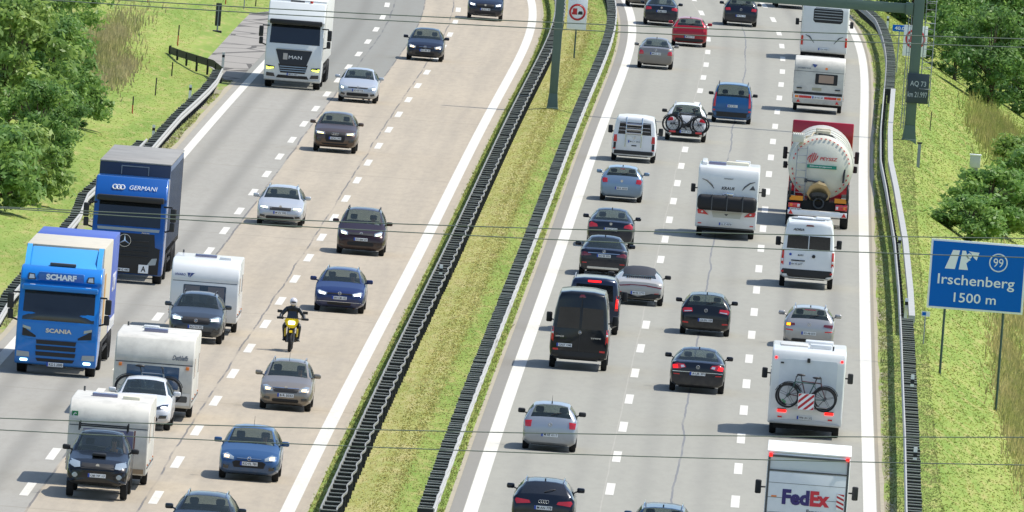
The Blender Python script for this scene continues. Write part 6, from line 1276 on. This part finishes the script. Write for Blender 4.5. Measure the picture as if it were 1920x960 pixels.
b = B(); b.cyl((0, y0-.5, 1.3), (0, y0-.55, 1.2), .40, .3, 16); b.box(-.2, .2, y0-.5, y0-.2, 1.62, 1.9, .03); b.tube([(-.55, y0-.4, 1.9), (0, y0-.45, 1.88)], .035); b.box(-.62, -.5, y0-.45, y0-.35, 1.82, 1.98); b.torus((.02, y0-.55, 1.02), (0, 1, 0), .2, .04, 20, 6); b.build('valve_fittings', mat('dark steel fittings', '#3d4248', .4, .5, dirt=.3), r_)
for sx, xa, xb in ((-1, -1.16, -.62), (1, .66, 1.14)): B().box(xa, xb, y0-.58, y0-.54, 1.08, 1.26).build('hazard_board', mat('orange board', '#d88a18', .5), r_, smooth=0)
for sx in (-1, 1): o = B().box(sx*.95-.24, sx*.95+.24, y0-.62, y0-.55, .78, .98 if sx < 0 else 1.02, .02).build('tail_light', TAIL, r_); B().box(sx*.78-.05, sx*.78+.05, y0-.635, y0-.615, .82, .94, .01).build('clear_lens', TAILC, o); B().box(sx*1.08-.05, sx*1.08+.05, y0-.635, y0-.615, .84, .94, .01).build('amber_lens', ORNG, o)
B().box(-1.2, 1.2, y0-.66, y0-.58, .50, .70, .015).build('rear_bumper', WHITE, r_)
for sx in (-1, 1): B().prism([(sx*1.08-.1, .52), (sx*1.08+.1, .52), (sx*1.08, .70)], y0-.672, y0-.655).build('reflector', REDR, r_, smooth=0)
plate(r_, -.92, y0-.64, .73, -1, 'OPT·W 7070', h=.09)
b = B(); b.box(-1.1, 1.1, y0-.5, y0-.3, .72, 1.1); b.box(-.45, .45, y0-.4, h-5, .9, 1.3); b.build('chassis', UNDER, r_, smooth=0)
for sx in (-1, 1): b = B(); b.box(sx*1.08-.16, sx*1.08+.16, y0-.5, y0+4.3, 1.04, 1.1, .02); b.build('mudguard', GREYP, r_); b = B(); b.torus((sx*1.17, y0-.3, 1.45), (1, 0, 0), .35, .06, 20, 6); b.build('coiled_hose', BLACK, r_)
truckwheels(r_, [y0+.75, y0+2.1, y0+3.45, h-5.0, h-1.4], 2.55)
RC = paint('cab red', '#a5142a', .0); pbody([(h, .4), (h, 2.0), (h-.3, 3.1), (h-.9, 3.62), (h-2.3, 3.66), (h-2.3, .9), (h-1.0, .4)], 2.5, .12, RC, 'cab', r_)
b = B().box(-1.26, 1.26, h-2.5, h-2.3, 2.6, 3.82, .05); b.build('roof_fairing', RC, r_)
bars(r_, 1.28, h-.4, 2.1, h=.5); bars(r_, 1.24, h-.4, 1.72, h=.28)
# ------------------------------------------------------------------ bicycles on racks
def local(root, x, y, z):
    return Matrix.Translation(root.location) @ Matrix.Rotation(root.rotation_euler.z, 4, 'Z') @ Vector((x, y, z))
def bicycle(root, x, y, z, label, fm, sgn=1, k=1., tilt=0., group='bicycles on vehicle racks'):
    "bicycle standing across a vehicle; z is the height of its hubs"
    o = thing('bicycle', label, 'bicycle', local(root, x, y, z), root.rotation_euler.z, group); o.scale = (k*sgn, k, k); o.rotation_euler = (0, tilt, root.rotation_euler.z)
    wb, r = .53, .345
    for c in (-wb, wb):
        wl = B().torus((c, 0, 0), (0, 1, 0), r-.02, .028, 36, 8).build('wheel', RUBBER, o); b = B()
        for i in range(5): t = 2*math.pi*i/5+.3; b.tube([(c, 0, 0), (c+(r-.05)*math.cos(t), 0, (r-.05)*math.sin(t))], .007, 4)
        b.cyl((c, -.04, 0), (c, .04, 0), .045, n=12); b.torus((c, 0, 0), (0, 1, 0), r-.05, .012, 32, 6); b.build('rim', GREYP, wl)
    b = B(); bb = (-.03, 0, -.05); st = (-.2, 0, .42); hd = (.36, 0, .42); hl = (.39, 0, .3)
    b.tube([bb, st], .018).tube([bb, hl], .028).tube([st, hd], .018).tube([(-wb, .05, 0), bb], .012).tube([(-wb, .05, 0), (-.19, 0, .36)], .01).tube([(-wb, -.05, 0), bb], .012).tube([hd, hl], .022); b.build('frame', fm, o)
    B().tube([(hl[0], .05, hl[2]), (wb, .05, 0)], .014).tube([(hl[0], -.05, hl[2]), (wb, -.05, 0)], .014).build('fork', fm, o)
    B().tube([(-.2, 0, .40), (-.245, 0, .58)], .014).ell((-.25, 0, .60), .13, .07, .035).build('saddle', BLACK, o)
    B().tube([hd, (.34, 0, .56)], .015).tube([(.30, -.2, .60), (.35, -.06, .57), (.35, .06, .57), (.30, .2, .60)], .013).build('handlebar', BLACK, o)
    b = B(); b.cyl((bb[0], -.05, bb[2]), (bb[0], -.06, bb[2]), .09, n=18); b.tube([(bb[0], -.07, bb[2]), (bb[0]+.1, -.07, bb[2]-.13)], .012); b.tube([(bb[0], .07, bb[2]), (bb[0]-.1, .07, bb[2]+.13)], .012); b.box(bb[0]+.06, bb[0]+.14, -.13, -.05, bb[2]-.145, bb[2]-.12); b.build('crank', BLACK, o)
    for c in (-wb, wb):
        b = B(); pts = [(c+(r+.03)*math.cos(t), 0, (r+.03)*math.sin(t)) for t in np.linspace(.3, 2.6, 9)]; b.tube(pts, .014, 4); b.build('mudguard', BLACK, o)
    return o
FT = mat('bicycle teal', '#1f4a44', .35, coat=.5); FD = mat('bicycle dark red', '#4a141c', .35, coat=.5); FS = mat('bicycle silver', '#8c9298', .3, .5); FK = mat('bicycle black', '#15171a', .35, coat=.5)
bicycle(MB, -.02, -MBh-.42, 1.33, 'teal bicycle on the outside of the motorhome rack above the striped board', FT, -1, 1.12, .05)
bicycle(MB, .02, -MBh-.28, 1.37, 'dark red bicycle on the inside of the motorhome rack', FD, 1, 1.1, .05)
sh = 2.21
bicycle(SUVR, -.06, -sh-.42, .78, 'black mountain bicycle outermost on the rack of the white suv', FK, 1, 1.15, .0); bicycle(SUVR, .06, -sh-.22, .80, 'silver framed bicycle innermost on the rack of the white suv', FS, -1, 1.12, .0)
b = B(); b.box(-.75, .75, -sh-.55, -sh-.5, .40, .46); b.tube([(0, -sh+.1, .4), (0, -sh-.5, .42)], .03); b.tube([(-.6, -sh-.2, .43), (.6, -sh-.2, .43)], .025); b.tube([(-.3, -sh-.1, .43), (-.3, -sh-.1, 1.2), (.3, -sh-.1, 1.2), (.3, -sh-.1, .43)], .018); b.build('bicycle_rack', BLACK, SUVR)
for sx in (-1, 1): B().box(sx*.58-.14, sx*.58+.14, -sh-.58, -sh-.55, .40, .48, .01).build('rack_lamp', TAIL, SUVR)
plate(SUVR, 0, -sh-.56, .46, -1, 'M·RT 9042')
for c in COL.objects:
    if c.name.startswith('car') and c.get('label', '').startswith('pearl white'): OPR = c
bicycle(OPR, .0, -2.185-.35, 1.0, 'silver bicycle standing across the drawbar between the white hatchback and its caravan', FS, -1, 1.2, .0)
b = B(); b.box(-.6, .6, -2.75, -2.4, .5, .56); b.tube([(0, -2.1, .4), (0, -2.6, .5)], .03); b.build('bicycle_rack', BLACK, OPR)
# ------------------------------------------------------------------ motorcycle and rider
u, s = gp(542, 661); org = W(u, s+1.1, .008)
mc = thing('motorcycle', 'yellow and black touring motorcycle with lit headlamp in the middle of the oncoming lanes', 'motorcycle', org, heading(s)+math.pi); YL = paint('signal yellow', '#d8b80c', .0)
for y, r, w_ in ((.74, .33, .12), (-.74, .33, .17)):
    a_ = B().torus((0, y, r), (1, 0, 0), r-.06, .065, 36, 10).build('wheel', RUBBER, mc); b = B(); b.torus((0, y, r), (1, 0, 0), r-.12, .02, 30, 6); [b.tube([(0, y, r), (0, y+(r-.12)*math.cos(t), r+(r-.12)*math.sin(t))], .012, 5) for t in np.linspace(0, 5.65, 10)]; b.cyl((-.07, y, r), (.07, y, r), .05); b.build('rim', GREYP, a_)
b = B(); [b.tube([(sx*.1, .74, .33), (sx*.1, .48, .98)], [.03, .028]) for sx in (-1, 1)]; b.build('fork', GREYP, mc)
b = B(); b.box(-.16, .16, -.25, .3, .3, .62, .06); b.box(-.12, .12, -.4, .35, .62, .72, .04); b.cyl((-.2, .1, .42), (.2, .1, .42), .11); b.build('engine', mat('engine grey', '#3a3b3d', .4, .5), mc)
b = B(); b.box(-.17, .17, -.05, .42, .78, 1.02, .1, 3); b.box(-.2, .2, .42, .62, .88, 1.04, .06, 3); b.prism([(-.25, 1.04), (-.14, .84), (-.06, .80), (.06, .80), (.14, .84), (.25, 1.04), (.2, 1.12), (-.2, 1.12)], .56, .66); b.build('fairing', YL, mc)
b = B(); b.prism([(.62, .70), (.95, .74), (1.0, .66), (.62, .62)], -.05, .05, 'x'); b.build('front_mudguard', YL, mc); [B().box(sx*.2-.03, sx*.2+.03, .1, .5, .5, .78, .02).build('side_panel', YL, mc) for sx in (-1, 1)]
B().box(-.11, .11, .64, .70, .92, 1.04, .03).build('headlight', mat('lit motorcycle lamp', '#eaffd0', .2, emit=4.), mc)
b = B(); b.add([(-.17, .6, 1.08), (.17, .6, 1.08), (.13, .46, 1.36), (-.13, .46, 1.36), (-.17, .59, 1.08), (.17, .59, 1.08), (.13, .45, 1.36), (-.13, .45, 1.36)], [(0, 1, 2, 3), (4, 7, 6, 5), (0, 4, 5, 1), (1, 5, 6, 2), (2, 6, 7, 3), (3, 7, 4, 0)]); b.build('windscreen', GLASSD, mc)
B().tube([(-.42, .30, 1.1), (-.2, .42, 1.12), (.2, .42, 1.12), (.42, .30, 1.1)], .018).build('handlebar', BLACK, mc)
for sx in (-1, 1): b = B(); b.tube([(sx*.3, .36, 1.12), (sx*.38, .36, 1.32)], .01); b.box(sx*.43-.085, sx*.43+.085, .33, .37, 1.28, 1.38, .02, 3); b.build('side_mirror', BLACK, mc); B().box(sx*.42-.14, sx*.42+.10, .27, .42, 1.07, 1.15, .03).build('hand_guard', BLACK, mc); b = B(); b.tube([(sx*.16, -.1, .35), (sx*.2, -.1, .36)], .02); b.box(sx*.24-.06, sx*.24+.06, -.12, -.06, .33, .36); b.build('footrest', GREYP, mc)
B().box(-.15, .15, -.75, -.02, .78, .88, .05).build('seat', BLACK, mc); b = B(); b.tube([(.16, -.2, .3), (.2, -.7, .4)], [.04, .06]); b.build('exhaust_pipe', GREYP, mc); B().box(-.1, .1, -1.0, -.7, .7, .82, .03).build('tail', BLACK, mc)
rd = thing('person', 'motorcycle rider in dark leathers and a white helmet leaning over the yellow motorcycle', 'person', org, mc.rotation_euler.z); LTH = mat('black leather', '#1c2228', .45, dirt=.15)
V = [(0, -.22, .98), (0, -.14, 1.2), (0, .0, 1.42), (0, .03, 1.52), (0, .05, 1.6), (.2, .0, 1.42), (.37, .12, 1.22), (.40, .30, 1.12), (.38, .36, 1.11), (-.2, .0, 1.42), (-.37, .12, 1.22), (-.40, .30, 1.12), (-.38, .36, 1.11), (.14, -.2, .93), (.25, .18, .84), (.23, -.08, .5), (.23, -.07, .38), (.24, .10, .36), (-.14, -.2, .93), (-.25, .18, .84), (-.23, -.08, .5), (-.23, -.07, .38), (-.24, .10, .36)]
E_ = [(0, 1), (1, 2), (2, 3), (3, 4), (2, 5), (5, 6), (6, 7), (7, 8), (2, 9), (9, 10), (10, 11), (11, 12), (0, 13), (13, 14), (14, 15), (15, 16), (16, 17), (0, 18), (18, 19), (19, 20), (20, 21), (21, 22)]
rr_ = [(.18, .14), (.18, .13), (.19, .12), .07, .07, .085, .07, .05, .042, .085, .07, .05, .042, .11, .085, .06, .055, .045, .11, .085, .06, .055, .045]
skin('body', V, E_, rr_, LTH, rd)
hm = B().ell((0, .07, 1.66), .13, .155, .145, 20, 12).build('helmet', mat('white red helmet', '#d8d4d6', .15, coat=1., dirt=.2, dscale=9), rd); v_ = B(); v_.ell((0, .125, 1.655), .108, .112, .06, 16, 8); v_.build('visor', mat('dark visor', '#20242a', .08, coat=1.), hm)
B().ell((0, -.02, 1.46), .13, .10, .05).build('collar', mat('rider collar', '#39444e', .6), rd)
for sx in (-1, 1):
    g_ = B(); g_.ell((sx*.37, .35, 1.11), .045, .04, .035)
    for i in range(4): g_.tube([(sx*(.33+.024*i), .36, 1.13), (sx*(.33+.024*i), .42, 1.12), (sx*(.33+.024*i), .41, 1.08)], [.012, .011, .009], 6)
    g_.tube([(sx*.335, .34, 1.10), (sx*.32, .38, 1.07)], .011, 6); g_.build('glove', BLACK, rd)
# drivers seen through windscreens
for key, x, y, z, sh_, lb in (('black pickup', -.37, .55, .86, mat('blue shirt', '#3f5a80', .8), 'driver behind the windscreen of the black pickup'), ('mid blue hatch', -.37, .0, .48, mat('white shirt', '#c8c8c4', .8), 'driver of the mid blue hatchback in the lower left'), ('beige grey', -.36, .0, .48, mat('grey shirt', '#6a6c70', .8), 'driver of the beige grey estate below the motorcycle'), ('royal blue', -.37, .0, .46, mat('grey shirt', '#6a6c70', .8), 'driver of the royal blue estate behind the motorcycle'), ('silver white hatch', -.37, .0, .46, mat('blue shirt', '#3f5a80', .8), 'driver of the silver white hatchback beside the white truck'), ('dark maroon', -.37, .15, .58, mat('white shirt', '#c8c8c4', .8), 'driver of the dark maroon people carrier')):
    for c in list(COL.objects):
        if c.get('label', '').startswith(key) and c.get('category') in ('car', 'pickup truck'): seated('person', lb, c, x, y, z, sh_); break
